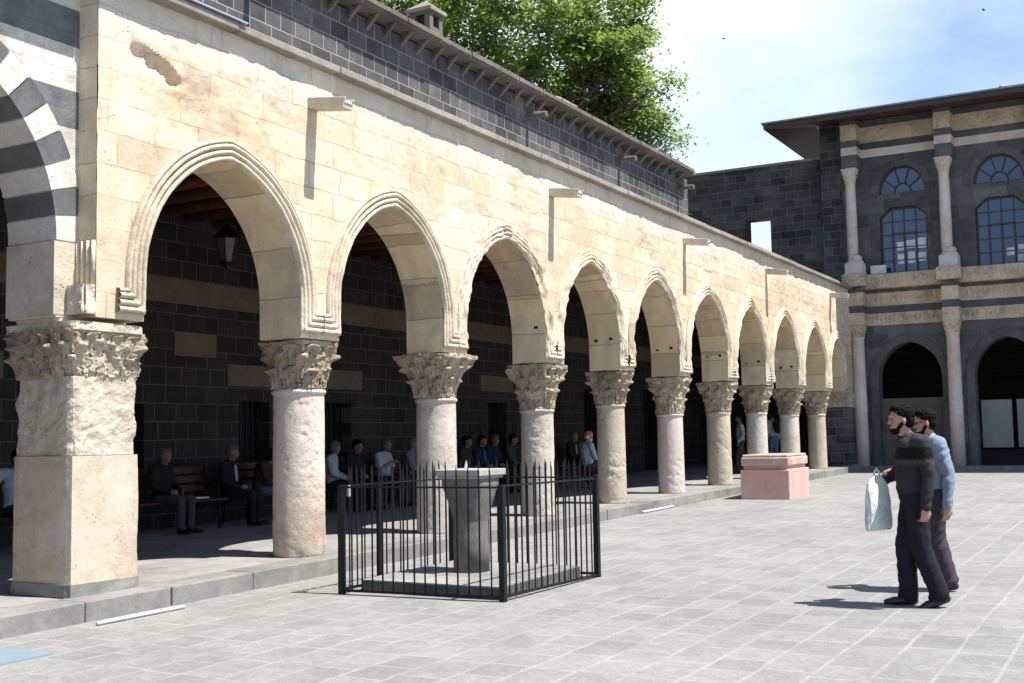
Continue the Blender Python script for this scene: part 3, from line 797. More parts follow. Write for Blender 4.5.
for cx in cxs:
    for (z0, zc, zt, r0, r1, cwid, bh) in ((.56, 4.30, 4.655, .19, .175, .27, .0), (6.16, 8.93, 9.325, .155, .14, .26, .55)):
        zz = z0
        if bh:
            m = M(); m.box(cx-.27, cx+.27, 34.80, 35.34, 6.16, 6.21); m.box(cx-.25, cx+.25, 34.82, 35.32, 6.21, 6.50)
            m.lathe([(.24, 6.50), (.25, 6.55), (.20, 6.60), (.19, 6.64), (.205, 6.67), (.17, 6.73)], (cx, 35.07, 0), 24)
            m.build('column_base', m_marble, hb); zz = 6.72
        c0 = cx-.015 if not bh else cx-.05
        m = M(); m.lathe([(r0, zz), (r0*.99, (zz+zc)/2), (r1, zc-.04), (r1+.02, zc-.03), (r1+.02, zc)], (c0, 35.07, 0), 28); m.build('column_shaft', m_marble, hb, smooth=True)
        m = capital_mesh(c0, 35.07, zc, zt, round_plan(r1+.01, cwid-.04, 1.6, .8), 8, .03, cx, 1, nth=72, nt_=24, volute=.03, rough=.004, damage=0.); m.build('column_capital', m_cream if not bh else m_mould, hb)
# arch rings, screens, windows
for i, c in enumerate(ctr):
    a_, e_, r__ = two_centred(c, .89, 3.10, 4.15)
    m = M(); rings = []
    for side in (0, 1):
        for q in range(19):
            if side and q == 0: continue
            t = q/18
            ring = []
            for d, yy in ((-.0, YW+.02), (0, YW-.03), (.24, YW-.03), (.25, YW+.0)):
                am = math.acos(e_/(r__+d)); a = am*t if side == 0 else am*(1-t)
                x = (c+e_)-(r__+d)*math.cos(a) if side == 0 else (c-e_)+(r__+d)*math.cos(a)
                ring.append((x, yy, 3.10+(r__+d)*math.sin(a)))
            rings.append(ring)
    rings = [[(c-.89-d, yy, .55) for d, yy in ((0, YW+.02), (0, YW-.03), (.24, YW-.03), (.25, YW))]]+rings+[[(c+.89+d, yy, .55) for d, yy in ((0, YW+.02), (0, YW-.03), (.24, YW-.03), (.25, YW))]]
    m.ring(rings, close=False, cap=False); m.build('arch_ring', m_dark if i % 2 == 0 else m_dark, hb)
    if i != 1:
        m = M(); m.box(c-.9, c+.9, YW+.32, YW+.36, .5, 2.52)
        for q in range(6): m.box(c-.9, c+.9, YW+.30, YW+.319, .62+q*.33, .65+q*.33)
        m.build('screen', m_screen, hb)
    else:
        m = M(); m.box(c-.84, c-.03, YW+.55, YW+.59, 1.05, 2.40); m.build('notice_board', m_board, hb)
        m = M(); m.box(c+.1, c+.8, YW+.55, YW+.59, 1.05, 2.40); m.build('notice_board', m_board, hb)
        m = M(); m.box(c-.89, c+.89, YW+.62, YW+.70, .5, 1.0); m.build('low_barrier', m_void, hb)
    # fan window ring
    m = M(); rings = []
    for q in range(25):
        a = math.pi*q/24; rings.append([(c+rx*math.cos(a), yy, 8.53+rz*math.sin(a)) for rx, rz, yy in ((.69, .84, YW-.0), (.69, .84, YW-.03), (.92, 1.04, YW-.03), (.925, 1.05, YW))])
    m.ring(rings, close=False, cap=False); m.build('fan_arch_ring', m_basalt, hb)
    # casement window
    wn = M(); y0 = YW+.14
    wn.box(c-.665, c-.62, y0, y0+.07, 6.18, 7.84); wn.box(c+.62, c+.665, y0, y0+.07, 6.18, 7.84)
    wn.box(c-.62, c+.62, y0, y0+.07, 6.18, 6.23); wn.box(c-.36, c+.36, y0, y0+.07, 8.07, 8.12)
    for s_ in (-1, 1): wn.obox((c+s_*.51, y0+.035, 7.975), .40, .07, .05, Matrix.Rotation(s_*R(41), 3, 'Y'))
    for q in range(1, 4): wn.box(c-.665+.3325*q-.017, c-.665+.3325*q+.017, y0+.008, y0+.062, 6.23, 8.08)
    for q in range(1, 5): wn.box(c-.63, c+.63, y0+.012, y0+.058, 6.18+.385*q-.015, 6.18+.385*q+.015)
    wn.box(c-.36, c-.31, y0-.01, y0+.066, 6.2, 7.35); wn.box(c+.31, c+.36, y0-.01, y0+.066, 6.2, 7.35); wn.box(c-.36, c+.36, y0-.01, y0+.066, 7.33, 7.38); wn.box(c-.03, c+.03, y0-.01, y0+.066, 6.2, 7.35)
    wo = wn.build('window', m_frame, hb)
    gp = M(); pg = [(c-.65, 6.2), (c+.65, 6.2), (c+.65, 7.88), (c+.36, 8.12), (c-.36, 8.12), (c-.65, 7.88)]
    gp.ring([[(x, yy, z) for x, z in pg] for yy in (y0+.03, y0+.04)]); gp.build('pane', m_glass, wo, local=True)
    if i < 2:
        random.seed(20+i)
        for q, (px_, pz, ww, hh) in enumerate(((-.12, 6.98, .22, .25), (.16, 7.02, .26, .24), (.48, 7.03, .24, .30), (-.12, 6.6, .2, .30), (.17, 6.62, .2, .34), (.47, 6.62, .22, .26)) if i == 0 else ((.2, 6.55, .2, .22), (.5, 6.35, .24, .2), (.5, 6.62, .2, .2))):
            m = M(); m.box(c+px_-ww/2, c+px_+ww/2, y0+.012, y0+.026, pz-hh/2, pz+hh/2); m.build('paper', m_paper, wo, local=True)
    fw = M()
    pr = [(c+.66*math.cos(math.pi*q/20), 8.55+.78*math.sin(math.pi*q/20)) for q in range(21)]
    for (xa, za), (xb, zb_) in zip(pr, pr[1:]): fw.tube([(xa, y0+.02, za), (xb, y0+.02, zb_)], .028, 6)
    pr2 = [(c+.24*math.cos(math.pi*q/12), 8.55+.30*math.sin(math.pi*q/12)) for q in range(13)]
    for (xa, za), (xb, zb_) in zip(pr2, pr2[1:]): fw.tube([(xa, y0+.02, za), (xb, y0+.02, zb_)], .018, 6)
    for a in (36, 72, 108, 144) if True else (): fw.tube([(c+.24*math.cos(R(a)), y0+.02, 8.55+.30*math.sin(R(a))), (c+.66*math.cos(R(a)), y0+.02, 8.55+.78*math.sin(R(a)))], .018, 6)
    fw.box(c-.66, c+.66, y0, y0+.05, 8.532, 8.57)
    fo = fw.build('fan_window', m_frame, hb)
    gp = M(); gp.ring([[(c+.66*math.cos(math.pi*q/20), yy, 8.55+.78*math.sin(math.pi*q/20)) for q in range(21)] for yy in (y0+.045, y0+.055)]); gp.build('pane', m_glass, fo, local=True)
# eave and hipped roof
ex0, ex1, ey0 = -10.2, XR+1.2, 33.75
m = M()
m.add([(ex0, ey0, 10.56), (ex1, ey0, 10.56), (ex1, 48, 10.56), (ex0, 48, 10.56), (XL+.05, YW-.01, 10.835), (XR-.05, YW-.01, 10.835), (XR-.05, 46.9, 10.835), (XL+.05, 46.9, 10.835)],
      [(0, 1, 5, 4), (1, 2, 6, 5), (2, 3, 7, 6), (3, 0, 4, 7)])
m.build('soffit', m_wood, hb)
m = M(); o_ = .03
m.ring([[(ex0-o_, ey0-o_, z), (ex1+o_, ey0-o_, z), (ex1+o_, 48+o_, z), (ex0-o_, 48+o_, z)] for z in (10.555, 10.70)], cap=False); m.build('fascia', m_frame, hb)
for q in range(34):
    x = ex0+.2+q*.56
    if x > ex1: break
    m = M(); m.add([(x-.03, ey0+.02, 10.545), (x+.03, ey0+.02, 10.545), (x+.03, YW-.02, 10.82), (x-.03, YW-.02, 10.82), (x-.03, ey0+.02, 10.60), (x+.03, ey0+.02, 10.60), (x+.03, YW-.02, 10.88), (x-.03, YW-.02, 10.88)], [(0, 1, 2, 3), (0, 4, 5, 1), (1, 5, 6, 2), (3, 2, 6, 7), (0, 3, 7, 4)])
    if x > XL: m.build('rafter', m_wood, hb)
m = M(); o_ = .08
m.ring([[(ex0-o_, ey0-o_, 10.70), (ex1+o_, ey0-o_, 10.70), (ex1+o_, 48+o_, 10.70), (ex0-o_, 48+o_, 10.70)], [(ex0-o_, ey0-o_, 10.75), (ex1+o_, ey0-o_, 10.75), (ex1+o_, 48+o_, 10.75), (ex0-o_, 48+o_, 10.75)],
        [(-5.6, 38.5, 10.98), (XR-4, 38.5, 10.98), (XR-4, 43.5, 10.98), (-5.6, 43.5, 10.98)]], cap=False)
m.add([(-5.6, 38.5, 10.98), (XR-4, 38.5, 10.98), (XR-4, 43.5, 10.98), (-5.6, 43.5, 10.98)], [(0, 1, 2, 3)]); m.build('roof', m_lead, hb)
m = M(); m.box(-3.75, 4., 34.2, 34.26, 10.86, 10.90); m.box(-3.75, 4., 34.2, 34.26, 10.78, 10.80)
for q in range(10): m.box(-3.75+q*.8, -3.69+q*.8, 34.2, 34.26, 10.74, 10.93)
m.build('roof_railing', m_greyst, hb)
m = M(); m.box(-7.62, -7.18, 35.20, 35.36, 6.17, 6.42); m.box(-7.50, -7.30, 35.36, 35.40, 6.16, 6.22)
tag(m.build('white_box', m_paper, bevel=.015), 'small white box on the balcony ledge beside the first upper window', 'box')

# ------------------------------------------------------------------ iron fence, pedestal, slab
FA, FB, FC, FD = (-6.95, 9.03), (-5.25, 9.12), (-5.18, 10.91), (-6.90, 10.90)
fe = empty('iron_fence', (-6.07, 10., gz(10)), 'low black iron railing with spiked bars around the stone pedestal', 'fence')
def post(x, y, z0=0., s=.028):
    m = M(); m.box(x-s, x+s, y-s, y+s, gz(y)+z0, gz(y)+1.02); m.build('post', m_iron, fe, bevel=.004)
    
for (x, y) in (FA, FB, FC, FD): post(x, y)
post(-6.93, 9.60, 0., .02)
random.seed(1)
for (a, b, n_) in ((FA, FB, 15), (FB, FC, 16), (FC, FD, 15), (FD, FA, 16)):
    za, zb = gz(a[1]), gz(b[1])
    dd = Vector((b[0]-a[0], b[1]-a[1], 0)); L = dd.length; ang = math.atan2(dd.y, dd.x); rot = Matrix.Rotation(ang, 3, 'Z')
    c = ((a[0]+b[0])/2, (a[1]+b[1])/2)
    for zr_, h in ((1.00, .016), (.035, .022)):
        m = M(); m.obox((c[0], c[1], (za+zb)/2+zr_), L-.05, .03, h, rot); m.build('rail', m_iron, fe)
    for q in range(1, n_):
        t = q/n_; x, y = a[0]+(b[0]-a[0])*t, a[1]+(b[1]-a[1])*t; z = gz(y)
        jx, jy = random.uniform(-.004, .004), random.uniform(-.004, .004)
        m = M(); m.tube([(x, y, z+.03), (x+jx*.5, y+jy*.5, z+1.1), (x+jx, y+jy, z+1.14), (x+jx*1.5, y+jy*1.5, z+1.20)], [.0085, .0085, .0085, .0015], 6); m.build('bar', m_iron, fe)
m = M(); m.box(-6.93, -6.90, 9.08, 9.13, 1.03, 1.10); m.tube([(-6.915, 9.09, 1.10), (-6.915, 9.09, 1.13), (-6.915, 9.12, 1.13), (-6.915, 9.12, 1.10)], .006, 6); m.build('padlock', m_steel, fe)
m = M()
vs = [(-6.86, 9.21), (-5.31, 9.18), (-5.33, 10.82), (-6.84, 10.85)]
m.ring([[(x, y, gz(y)-.05) for x, y in vs], [(x, y, gz(y)+.105) for x, y in vs]])
sb = empty('base_slab', (-6.1, 10., .13), 'low square stone slab with dark sides inside the iron fence under the pedestal', 'stone slab')
m.build('body', m_dark, sb)  # body coloured dark to stand in for shade on the sides
m = M(); m.ring([[(x, y, gz(y)+.106) for x, y in vs], [(x, y, gz(y)+.118) for x, y in vs]]); m.build('top_surface', m_porch, sb)
pd = empty('stone_pedestal', (-6.16, 10.1, .23), 'grey stone pedestal with flaring capital and pale flat top inside the fence', 'pedestal')
m = M(); cx, cy = -6.17, 10.10
def oct_ring(r, z, sq=0., n=32):
    out = []
    for q in range(n):
        a = 2*math.pi*q/n; k_ = 1+(sqf(a, 1.)-1)*sq; rr = r*k_; out.append((cx+rr*math.cos(a), cy+rr*math.sin(a), z))
    return out
m.ring([oct_ring(.180, .225), oct_ring(.177, .5), oct_ring(.172, .74), oct_ring(.172, .76)]); m.build('shaft', m_greyst, pd, smooth=True)
m = M(); m.ring([oct_ring(.172, .745, 0), oct_ring(.178, .80, .2), oct_ring(.19, .90, .5), oct_ring(.210, 1.02, .8), oct_ring(.225, 1.10, 1.), oct_ring(.225, 1.165, 1.)]); m.build('capital', m_greyst, pd)
m = M(); m.box(cx-.24, cx+.24, cy-.24, cy+.24, 1.165, 1.19); m.box(cx-.262, cx+.262, cy-.262, cy+.262, 1.19, 1.255); m.build('top_slab', m_slabtop, pd, bevel=.008)
m = M(); m.ring([[(cx-.05, cy-.04, 1.256), (cx-.05, cy+.03, 1.256), (cx-.05, cy-.0, 1.34)], [(cx-.04, cy-.04, 1.256), (cx-.04, cy+.03, 1.256), (cx-.04, cy-.0, 1.34)]]); m.build('gnomon', m_steel, pd)

# pink stone block
pb = empty('pink_stone_block', (-6.9, 23.2, .3), 'square rose-coloured stone block with grooved neck standing in the courtyard', 'stone block')
def rotbox(m, hx, hy, z0, z1, cx=-7.03, cy=23.15, ang=R(3)):
    rot = Matrix.Rotation(ang, 3, 'Z'); m.obox((cx, cy, (z0+z1)/2), hx*2, hy*2, z1-z0, rot)
m = M(); rotbox(m, .475, .85, .25, .86); m.build('body', m_pink, pb, bevel=.02)
m = M(); rotbox(m, .42, .79, .86, .93); m.build('neck', m_pink, pb)
m = M(); rotbox(m, .465, .84, .93, 1.10); rotbox(m, .445, .82, 1.10, 1.15); m.build('top', m_pinktop, pb, bevel=.03)

# strips on the ground, plate at the corner
m = M(); m.tube([(-7.76, 6.84, gz(6.84)+.017), (-7.755, 7.3, gz(7.3)+.02), (-7.75, 7.80, gz(7.8)+.017)], .017, 10)
tag(m.build('pipe', m_pipe, smooth=True), 'white pipe lying along the kerb below the big square pier', 'pipe', 'pipes beside the kerb')
m = M(); m.tube([(-8.02+.06, 18.6, gz(18.6)+.025), (-8.02+.05, 20.0, gz(20)+.025)], .022, 10)
tag(m.build('pipe', m_pipe, smooth=True), 'white pipe lying by the kerb right of the iron fence', 'pipe', 'pipes beside the kerb')
m = M(); m.box(-7.97, -7.05, 4.6, 5.82, .05, .092)
pl = m.build('flat_plate', m_plate); pl.rotation_euler = (0, 0, 0)
tag(pl, 'pale blue-grey flat plate on the paving at the lower left corner', 'plate')

# hanging lantern
lt = empty('hanging_lantern', (-10.8, 11.6, 4.1), 'dark glass lantern hanging from the porch ceiling in the first arch', 'lantern')
lx, ly = -10.8, 11.62
m = M(); m.tube([(lx, ly, 5.0), (lx, ly, 4.42)], .008, 6); m.build('chain', m_iron, lt)
m = M()
m.ring([[(lx+r*math.cos(math.pi*q/3), ly+r*math.sin(math.pi*q/3), z) for q in range(6)] for r, z in ((.02, 4.44), (.06, 4.40), (.19, 4.27), (.20, 4.25), (.17, 4.245))])
for q in range(6):
    a = math.pi*q/3; m.tube([(lx+.16*math.cos(a), ly+.16*math.sin(a), 4.25), (lx+.08*math.cos(a), ly+.08*math.sin(a), 3.92)], .008, 5)
m.ring([[(lx+r*math.cos(math.pi*q/3), ly+r*math.sin(math.pi*q/3), z) for q in range(6)] for r, z in ((.10, 3.93), (.10, 3.91), (.04, 3.88), (.015, 3.82))])
m.build('frame', m_iron, lt)
m = M(); m.ring([[(lx+r*math.cos(math.pi*q/3), ly+r*math.sin(math.pi*q/3), z) for q in range(6)] for r, z in ((.15, 4.24), (.075, 3.93))]); m.build('glass', plain('lantern_glass', (.07, .07, .065), .15), lt)

# ------------------------------------------------------------------ benches
def make_bench():
    t = empty('bench', (0, 0, 0), '', 'bench', 'red benches along the porch wall')
    for q in range(4):
        m = M(); m.box(-.02+q*.11, .07+q*.11, -1.0, 1.0, .41, .44); m.build('seat_slat', m_bench, t, local=True, bevel=.004)
    for q in range(3):
        m = M(); m.box(-.10-q*.02, -.075-q*.02, -1.0, 1.0, .54+q*.13, .64+q*.13); m.build('back_slat', m_bench, t, local=True, bevel=.004)
    for s_ in (-.85, .85):
        m = M(); m.tube([(.38, s_, 0), (.36, s_, .40), (-.06, s_, .39), (-.14, s_, .90)], .02, 8); m.tube([(-.06, s_, .39), (-.12, s_, 0)], .02, 8)
        m.tube([(.36, s_, .40), (.34, s_, .62), (-.09, s_, .64)], .015, 8); m.build('leg_frame', m_iron, t, local=True, smooth=True)
    return t
bproto = make_bench()
BY = [(12.1, 'red bench under the old man beside the big square pier'), (14.4, 'red bench behind the nearest round column'), (17.0, 'red bench behind the left part of the iron fence'), (20.8, 'red bench behind the stone pedestal'), (24.6, 'red bench behind the right part of the iron fence'), (9.0, 'red bench reaching left of the big square pier')]
for i, (y, lb) in enumerate(BY):
    o = bproto if i == 0 else copy_tree(bproto)
    o.location = (-12.55, y, gz(y)+.165); o['label'] = lb

# ------------------------------------------------------------------ people
def cloth(name, c, rough=.85): return plain(name, c, rough, var=.22, scale=14, bump=.004, spec=.2)
m_skin = plain('skin', (.40, .21, .14), .55, var=.08, scale=9); m_skin2 = plain('porch_shade_skin', (.17, .085, .055), .6, var=.08, scale=9)  # second skin carries the porch shade in its colour
m_hair = plain('dark_hair', (.004, .0035, .003), .8, var=.5, scale=60, bump=.002, spec=.12); m_grey = plain('grey_hair', (.065, .063, .06), .8, var=.3, scale=60); m_whiteh = plain('white_hair', (.55, .54, .52), .7)  # grey hair darkened in colour to suit the shaded porch
m_shoe = plain('black_shoe', (.012, .012, .013), .4); m_eye = plain('eye', (.03, .02, .015), .3)
def VV(p): return Vector(p)
def sweater_mat():
    m, nt, p = nodes('banded_sweater'); k = N(nt); g, _ = k.coords(None)
    z = k.n('ShaderNodeSeparateXYZ', i_0=g).outputs[2]; n1 = k.noise(g, 60, 3); n2 = k.noise(g, 7, 4)
    c = k.ramp(k.math('ADD', k.math('MULTIPLY', z, .5), k.math('MULTIPLY', k.math('SUBTRACT', k.noise(g, 6, 3), .5), .012)), [(0, (.016, .016, .018)), (.40, (.034, .035, .039)), (.595, (.034, .035, .039)), (.602, (.075, .052, .042)), (.616, (.070, .048, .04)), (.622, (.010, .010, .011)), (.668, (.010, .010, .011)), (.676, (.045, .046, .050))])
    c = k.mix(.6, c, k.ramp(n1, [(.3, .6), (.7, 1.2)]), 'MULTIPLY')
    nt.links.new(c, p.inputs['Base Color']); nt.links.new(k.bump(k.math('ADD', n1, k.math('MULTIPLY', n2, 2.)), .004), p.inputs['Normal'])
    p.inputs['Roughness'].default_value = .9; p.inputs['Specular IOR Level'].default_value = .15; return m
def finger_hand(m, wr, d, nrm, curl, sc=1., side=1):
    """hand: wr wrist, d direction of the palm, nrm palm normal (fingers curl towards it)"""
    d = VV(d).normalized(); nrm = VV(nrm); nrm = (nrm-d*nrm.dot(d)).normalized(); s_ = d.cross(nrm)
    wr = VV(wr); rot = Matrix((d, s_, nrm)).transposed()
    m.ell(wr+d*.045*sc, .052*sc, .040*sc, .017*sc, rot)
    for q, (off, L) in enumerate(((-.030, .068), (-.010, .078), (.010, .074), (.030, .058))):
        p0 = wr+d*.085*sc+s_*off*sc; a = curl
        d1 = (d*math.cos(a)+nrm*math.sin(a)); d2 = (d*math.cos(a*2.1)+nrm*math.sin(a*2.1))
        p1 = p0+d1*L*.5*sc; p2 = p1+d2*L*.5*sc
        m.cap(wr+d*.05*sc+s_*off*.9*sc, p0, .0100*sc, .0095*sc, 8); m.cap(p0, p1, .0095*sc, .0088*sc, 8); m.cap(p1, p2, .0088*sc, .0075*sc, 8)
    t0 = wr+d*.025*sc-s_*side*.03*sc; t1 = t0+(d*.7-s_*side*.6+nrm*.35).normalized()*.038*sc; t2 = t1+(d*.9+nrm*.45).normalized()*.03*sc
    m.cap(t0, t1, .0125*sc, .011*sc, 8); m.cap(t1, t2, .011*sc, .009*sc, 8)
def finish(m, name, mats, parent, voxel, it=4, wr=0., ws=9., seed=0.):
    o = m.build(name, mats, parent, local=True, recalc=True)
    bake(o, [('REMESH', dict(mode='VOXEL', voxel_size=voxel, use_smooth_shade=True)), ('SMOOTH', dict(iterations=it, factor=.5))])
    if wr:
        for v in o.data.vertices:
            p = v.co; q = noise.noise(Vector((p.x*ws*.6+seed, p.y*ws*.6, p.z*ws*.5+seed))); n_ = 1.3*(.35-abs(noise.noise(Vector((p.x*ws*.8+seed+q, p.y*ws*.8, p.z*ws*1.5+p.x*7+seed)))))*1.6+.5*noise.noise(Vector((p.x*ws*2.3, p.y*ws*2.3+seed, p.z*ws*2.)))
            v.co = p+v.normal*wr*n_
    return o
STAND = dict(pel=(0, 0, .93), chest=(.0, 0, 1.24), neck=(.01, 0, 1.44), head=(.035, 0, 1.595), hipL=(0, .085, .90), hipR=(0, -.085, .90), kneL=(.03, .09, .49), kneR=(.0, -.09, .49), ankL=(-.03, .09, .085), ankR=(-.03, -.09, .085),
             shL=(0, .185, 1.385), shR=(0, -.185, 1.385), elL=(-.03, .235, 1.11), elR=(-.03, -.235, 1.11), wrL=(.04, .24, .87), wrR=(.04, -.24, .87), toeL=(1, .1, 0), toeR=(1, -.1, 0), hdL=(.1, 0, -1), hdR=(.1, 0, -1))
SIT = dict(pel=(.02, 0, .50), chest=(.0, 0, .80), neck=(.045, 0, 1.0), head=(.085, 0, 1.14), hipL=(.04, .09, .50), hipR=(.04, -.09, .50), kneL=(.46, .13, .50), kneR=(.46, -.12, .50), ankL=(.45, .13, .09), ankR=(.47, -.12, .09),
           shL=(.0, .18, .955), shR=(.0, -.18, .955), elL=(.06, .24, .70), elR=(.06, -.24, .70), wrL=(.27, .12, .61), wrR=(.27, -.12, .61), toeL=(1, .2, 0), toeR=(1, -.2, 0), hdL=(1, -.5, -.1), hdR=(1, .5, -.1))
def person(label, loc, rz, pose, top, legs, sc=.94, group=None, hair=m_hair, skin=m_skin, beard=None, short=False, vox=.012, fine=False, hat=None, tucked=False, jacket=None, loose=0., seed=0., headyaw=0., headpitch=0., curl=.5, longcoat=None, glasses=False, tl=0.):
    P = dict(STAND if pose.get('base', 'stand') == 'stand' else SIT); P.update({k_: v for k_, v in pose.items() if k_ != 'base'})
    P = {k_: VV(v) for k_, v in P.items()}
    t = empty('person', loc, label, 'person', group, rz); t.scale = (sc,)*3
    hv = vox*.6 if fine else vox
    H = P['head']; hr = Matrix.Rotation(headyaw, 3, 'Z') @ Matrix.Rotation(headpitch, 3, 'Y')
    hp = lambda x, y, z: H+hr @ Vector((x, y, z))
    m = M()
    # head with face
    m.ell(hp(-.012, 0, .022), .098, .077, .098, hr); m.ell(hp(.022, 0, -.035), .066, .058, .078, hr); m.ell(hp(.045, 0, -.082), .034, .032, .026, hr)
    m.cap(hp(.084, 0, .015), hp(.101, 0, -.022), .009, .012, 8); m.ell(hp(.082, 0, -.058), .014, .026, .009, hr); m.ell(hp(.078, 0, .032), .018, .052, .011, hr)
    for s_ in (-1, 1):
        m.ell(hp(-.012, s_*.078, -.01), .018, .009, .030, hr); m.ell(hp(.058, s_*.040, -.028), .024, .018, .020, hr)
    m.cap(P['neck']-Vector((0, 0, .03)), H+Vector((-.018, 0, -.05)), .058, .054)
    # trunk and limbs underneath the clothes
    m.cap(P['pel'], P['chest'], .105, .11); m.cap(P['shL'], P['shR'], .055, .055)
    for s_ in 'LR':
        m.cap(P['hip'+s_], P['kne'+s_], .072, .052); m.cap(P['kne'+s_], P['ank'+s_], .05, .036); m.cap(P['ank'+s_], P['ank'+s_]+P['toe'+s_].normalized()*.10-Vector((0, 0, .05)), .034, .018)
        m.cap(P['sh'+s_], P['el'+s_], .046, .037); m.cap(P['el'+s_], P['wr'+s_], .037, .026)
        d = P['hd'+s_]; side = 1 if s_ == 'L' else -1
        finger_hand(m, P['wr'+s_], d, P.get('pn'+s_, Vector((0, -side*1., 0))), curl, 1.0, side=P.get('th'+s_, Vector((side, 0, 0))).x)
    body = finish(m, 'body', skin, t, hv, 3)
    for s_ in (-1, 1):
        m = M(); m.ell(hp(.079, s_*.032, .008), .009, .013, .007, hr, 8, 6); m.build('eye', m_eye, t, local=True, smooth=True)
    # top
    lo = P.get('hem', None); m = M(); ad = .012+loose
    bl = Vector((0, 0, 0)); waist = P['pel']+(P['chest']-P['pel'])*(.12 if not longcoat else -.1)
    rotT = Matrix.Rotation(0, 3, 'Z')
    sw = (P['shL']-P['shR']).normalized(); ang = math.atan2(sw.y, sw.x)-math.pi/2; rz_ = Matrix.Rotation(ang, 3, 'Z')
    m.ell(P['chest']+Vector((.0, 0, .02)), .118+ad, .160+ad, .20, rz_, 18, 12); m.ell((P['chest']+waist)/2+Vector((.012, 0, 0)), .118+ad, .148+ad, .20, rz_, 18, 12); m.ell(waist+Vector((.005, 0, .03)), .115+ad, .150+ad, .13, rz_, 18, 12)
    m.cap(P['shL']-sw*.02, P['shR']+sw*.02, .062+ad*.6, .062+ad*.6); m.cap(P['neck']-Vector((0, 0, .07)), P['neck']+Vector((.0, 0, -.0)), .095, .066)
    for s_ in 'LR':
        if short:
            e_ = P['sh'+s_]+(P['el'+s_]-P['sh'+s_])*.75; m.cap(P['sh'+s_], e_, .062+ad*.5, .060+ad)
        else:
            m.cap(P['sh'+s_], P['el'+s_], .060+ad*.5, .047+ad*.6); e_ = P['el'+s_]+(P['wr'+s_]-P['el'+s_])*.96; m.cap(P['el'+s_], e_, .047+ad*.6, .034+ad*.5)
    if longcoat:
        m.cone(P['pel']+Vector((0, 0, .1)), P['pel']-Vector((0, 0, .35)), .15, .20, 16)
    finish(m, 'top', top, t, vox, 3, .007+loose*.2, 10, seed)
    if jacket:   # a lighter shirt front seen in an open jacket
        m = M(); c_ = P['chest']+Vector((.128+ad, 0, .03)); m.ell(c_, .016, .045, .15, Matrix.Rotation(R(-6), 3, 'Y')); m.build('shirt_front', jacket, t, local=True, smooth=True)
    # legs
    m = M(); m.ell(P['pel'], .125, .155, .12)
    for s_ in 'LR':
        w1, w2, w3 = .090+tl*.5, .072+tl, .062+tl*.9
        m.cap(P['hip'+s_], P['kne'+s_], w1, w2); m.cap(P['kne'+s_], P['ank'+s_]+Vector((-.005, 0, .03 if not tl else .0)), w2*.98, w3)
        if tl: m.cap(P['ank'+s_]+Vector((0, 0, .05)), P['ank'+s_]+P['toe'+s_].normalized()*.055+Vector((0, 0, -.005)), w3*.95, .042)
    finish(m, 'trousers', legs, t, vox, 3, .0065+loose*.3, 8, seed+3)
    for s_ in 'LR':
        m = M(); d = P['toe'+s_].normalized(); a = P['ank'+s_]; side = Vector((-d.y, d.x, 0)).normalized()
        up_ = side.cross(d)*-1 if side.cross(d).z < 0 else side.cross(d)
        heel = a-d*.045-up_*.045; ball = a+d*.12-up_*.052; tip = a+d*.185-up_*.058
        m.cap(heel, ball, .038, .040); m.cap(ball, tip, .038, .026); m.cap(a, a-up_*.03+d*.02, .042, .046)
        o = m.build('shoe', m_shoe, t, local=True)
        bake(o, [('REMESH', dict(mode='VOXEL', voxel_size=.011)), ('SMOOTH', dict(iterations=2))])
        lowz = min(heel.z, ball.z)-.034
        for v in o.data.vertices:
            if abs(d.z) < .2 and v.co.z < a.z-.078: v.co.z = a.z-.078
    # hair
    m = M()
    if hat:
        m.ell(hp(-.015, 0, .062), .110, .092, .075, hr); m.ell(hp(-.012, 0, .035), .113, .094, .03, hr)
        finish(m, 'cap', hat, t, hv, 2)
        m = M(); m.ell(hp(-.045, 0, -.0), .072, .080, .055, hr)
    else:
        m.ell(hp(-.030, 0, .052), .096, .085, .088, hr); m.ell(hp(-.055, 0, -.005), .062, .079, .078, hr); m.ell(hp(.02, 0, .098), .062, .062, .036, hr); m.ell(hp(.045, 0, .108), .03, .045, .022, hr)
    finish(m, 'hair', hair, t, hv, 1, .007 if fine else .004, 34, seed)
    if beard:
        m = M(); m.ell(hp(.040, 0, -.086), .047, .046, .032, hr); [m.cap(hp(-.002, q_*.068, -.028), hp(.048, q_*.030, -.088), .015, .020, 8) for q_ in (-1, 1)]; m.ell(hp(.03, 0, -.085), .04, .045, .025, hr); m.ell(hp(.083, 0, -.045), .011, .026, .005, hr); m.ell(hp(.062, 0, -.102), .022, .024, .020, hr)
        finish(m, 'beard', beard, t, hv, 1, .004, 40, seed)
    if glasses:
        m = M()
        for s_ in (-1, 1):
            pts = [hp(.098, s_*.034+.022*math.cos(a_), .008+.017*math.sin(a_)) for a_ in [2*math.pi*q/12 for q in range(13)]]
            m.tube(pts, .0028, 5); m.tube([hp(.097, s_*.056, .012), hp(-.01, s_*.084, .01)], .0028, 5)
        m.tube([hp(.100, -.012, .01), hp(.100, .012, .01)], .0028, 5); m.build('glasses', m_iron, t, local=True)
    return t
m_sweater = sweater_mat(); m_navy = cloth('navy_trousers', (.013, .014, .020)); m_plum = cloth('plum_trousers', (.050, .038, .052)); m_blue = cloth('light_blue_jersey', (.20, .25, .31))
face = math.atan2(-.49, -.87)
